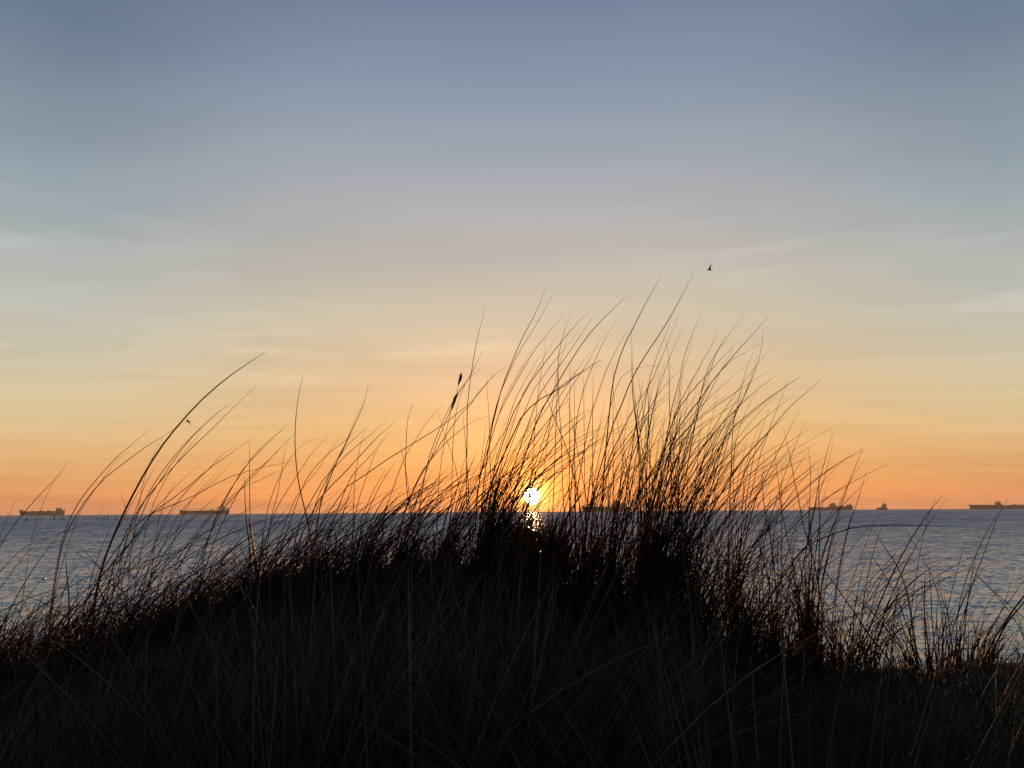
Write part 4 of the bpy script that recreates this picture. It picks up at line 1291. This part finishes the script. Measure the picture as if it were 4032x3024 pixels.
# blades standing along the crest
n = 1000
p = sample_px(n)
Yr = crest_Y_px(p) + rng.normal(0.0, 0.14, n)
mpp = Yr / F * 1.03
rx = px2x(p, Yr)
top = np.interp(p, ENV[:, 0], ENV[:, 1])
Hm = (sil(p) - top) * mpp
H = Hm * (0.12 + 0.80 * rng.random(n) ** 2.0) + 0.04
ln_ = np.interp(p, LEAN[:, 0], LEAN[:, 1])
sd_ = np.interp(p, [0, 1800, 2800, 3300, 4400], [0.30, 0.24, 0.36, 0.55, 0.6])
keep = ~((p > 1900) & (p < 2230) & (H > (sil(p) - 2010) * mpp))
p, Yr, rx, H, mpp, ln_, sd_ = (q_[keep] for q_ in (p, Yr, rx, H, mpp, ln_, sd_))
n = len(p)
gp.append(grow(n, rx, Yr, H, ln_ + sd_ * np.clip(rng.normal(0, 1, n), -1.8, 1.5), rng.uniform(1.2, 2.4, n), rng.normal(0, 0.18, n), rng.uniform(3.0, 5.4, n) * mpp, rng.beta(1.6, 3.2, n)))
# low tangle between the tussocks
n = 4200
p = rng.uniform(-200, 3250, n)
Yr = crest_Y_px(p) + rng.normal(0.0, 0.16, n)
mpp = Yr / F * 1.03
rx = px2x(p, Yr)
top = np.interp(p, [-200, 500, 1000, 1500, 1900, 2700, 2950, 3250], [2420, 2240, 2050, 1980, 2010, 2030, 2230, 2480])
H = (sil(p) + 40 - top) * mpp * (0.25 + 0.85 * rng.random(n) ** 1.2)
gp.append(grow(n, rx, Yr, H, rng.normal(np.interp(p, LEAN[:, 0], LEAN[:, 1]) * 0.6, 0.42), rng.uniform(1.0, 2.0, n), rng.normal(0, 0.25, n), rng.uniform(2.6, 5.0, n) * mpp, rng.beta(1.3, 3.2, n), N=10, kink=0.02))
# thick stand in the hollow of the crest, tips level with the horizon
n = 900
p = rng.uniform(1940, 2190, n)
Yr = crest_Y_px(p) + rng.normal(0.0, 0.12, n)
mpp = Yr / F * 1.03
H = (sil(p) + 40 - 1975) * mpp * (1.0 - 0.6 * rng.random(n) ** 1.7)
gp.append(grow(n, px2x(p, Yr), Yr, H, rng.normal(0.12, 0.20, n), rng.uniform(1.0, 1.8, n), rng.normal(0, 0.15, n), rng.uniform(3.2, 6.0, n) * mpp, rng.beta(1.6, 2.6, n), N=10, kink=0.015))
V, Q, T = join(gp)
o = link_mesh("dune_grass", np_mesh("dune_grass", V, Q, attr={'tone': T}), M_grass)
tag(o, "mass of dark marram blades standing along the dune crest", "grass", kind="stuff")

gp = []
# short dense sward over the whole slope
n = 17000
p = rng.uniform(-700, 4700, n)
yc = crest_Y_px(p)
Yr = 0.72 + (yc - 0.72) * rng.random(n) ** 0.75
rx = px2x(p, Yr)
px_, py_ = px_of(np.stack([rx, Yr, ground(rx, Yr)], -1))
tipy = sil(p) - 50 + 740 * rng.random(n) ** 0.7
H = np.clip((py_ - tipy) * Yr / F, 0.09, 0.38)
gp.append(grow(n, rx, Yr, H, rng.normal(0.22, 0.30, n), rng.uniform(1.0, 1.9, n), rng.normal(0.05, 0.2, n), rng.uniform(0.0014, 0.0034, n), rng.beta(1.2, 4.0, n), N=8, kink=0.015))
# shaggy fringe on the crest itself
n = 9000
p = rng.uniform(-500, 4500, n)
Yr = crest_Y_px(p) + rng.normal(-0.02, 0.10, n)
rx = px2x(p, Yr)
H = rng.gamma(2.4, 0.022, n) + 0.015
H = np.where(p > 3100, H * 0.55, H) * np.where(p > 3600, 0.5, 1.0)
gp.append(grow(n, rx, Yr, H, rng.normal(0.15, 0.6, n), rng.uniform(1.0, 1.9, n), rng.normal(0, 0.3, n), rng.uniform(0.0012, 0.0028, n), rng.beta(1.2, 4.0, n), N=7, kink=0.03))
# long pale strands fanning out of tufts
nt = 120
tp = rng.uniform(-600, 4600, nt)
tf = rng.random(nt) ** 0.8
k_ = rng.integers(0, nt, 3200)
n = len(k_)
yc = crest_Y_px(tp)
tY = 0.80 + (yc - 0.85) * tf
tX = px2x(tp, tY)
ox = rng.normal(0, 0.035, n)
Yr = tY[k_] + rng.normal(0, 0.035, n)
rx = tX[k_] + ox
px_, py_ = px_of(np.stack([rx, Yr, ground(rx, Yr)], -1))
tipy = sil(tp[k_]) + (-150 + 620 * rng.random(n) ** 0.8)
H = np.clip((py_ - tipy) * Yr / F, 0.06, 0.85)
le = np.interp(tp[k_], [0, 1500, 2600, 4000], [0.34, 0.12, -0.06, 0.12]) + ox * 7 + rng.normal(0, 0.12, nt)[k_]
gp.append(grow(n, rx, Yr, H, rng.normal(le, 0.20), rng.uniform(1.0, 1.9, n), rng.normal(0.05, 0.18, n), rng.uniform(0.0016, 0.0040, n), rng.beta(2.2, 1.2, n), N=12, kink=0.012))
V, Q, T = join(gp)
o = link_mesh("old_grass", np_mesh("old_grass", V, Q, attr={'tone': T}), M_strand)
tag(o, "shadowed grey-green grass strands covering the near slope of the dune", "grass", kind="stuff")

# matted dead grass close to the sand
n = 12000
p = rng.uniform(-800, 4800, n)
yc = crest_Y_px(p)
fr = rng.random(n)
Yr = yc - 0.75 + 0.9 * fr
rx = px2x(p, Yr)
dir_ = rng.uniform(0, 6.28, n)
tilt = rng.uniform(0.5, 2.6, n)
H = rng.gamma(3.0, 0.016, n) + 0.012
H = np.where(p > 3100, H * 0.55, H)
thatch = grow(n, rx, Yr, H, np.cos(dir_) * tilt, rng.uniform(0.9, 1.8, n), np.sin(dir_) * tilt * 0.7, rng.uniform(0.0010, 0.0024, n), rng.beta(1.5, 2.5, n), kink=0.25, N=6)
o = link_mesh("dry_thatch", np_mesh("dry_thatch", thatch[0], thatch[1], attr={'tone': thatch[2]}), M_thatch)
tag(o, "tangled dead grass matted over the sand", "grass", kind="stuff")
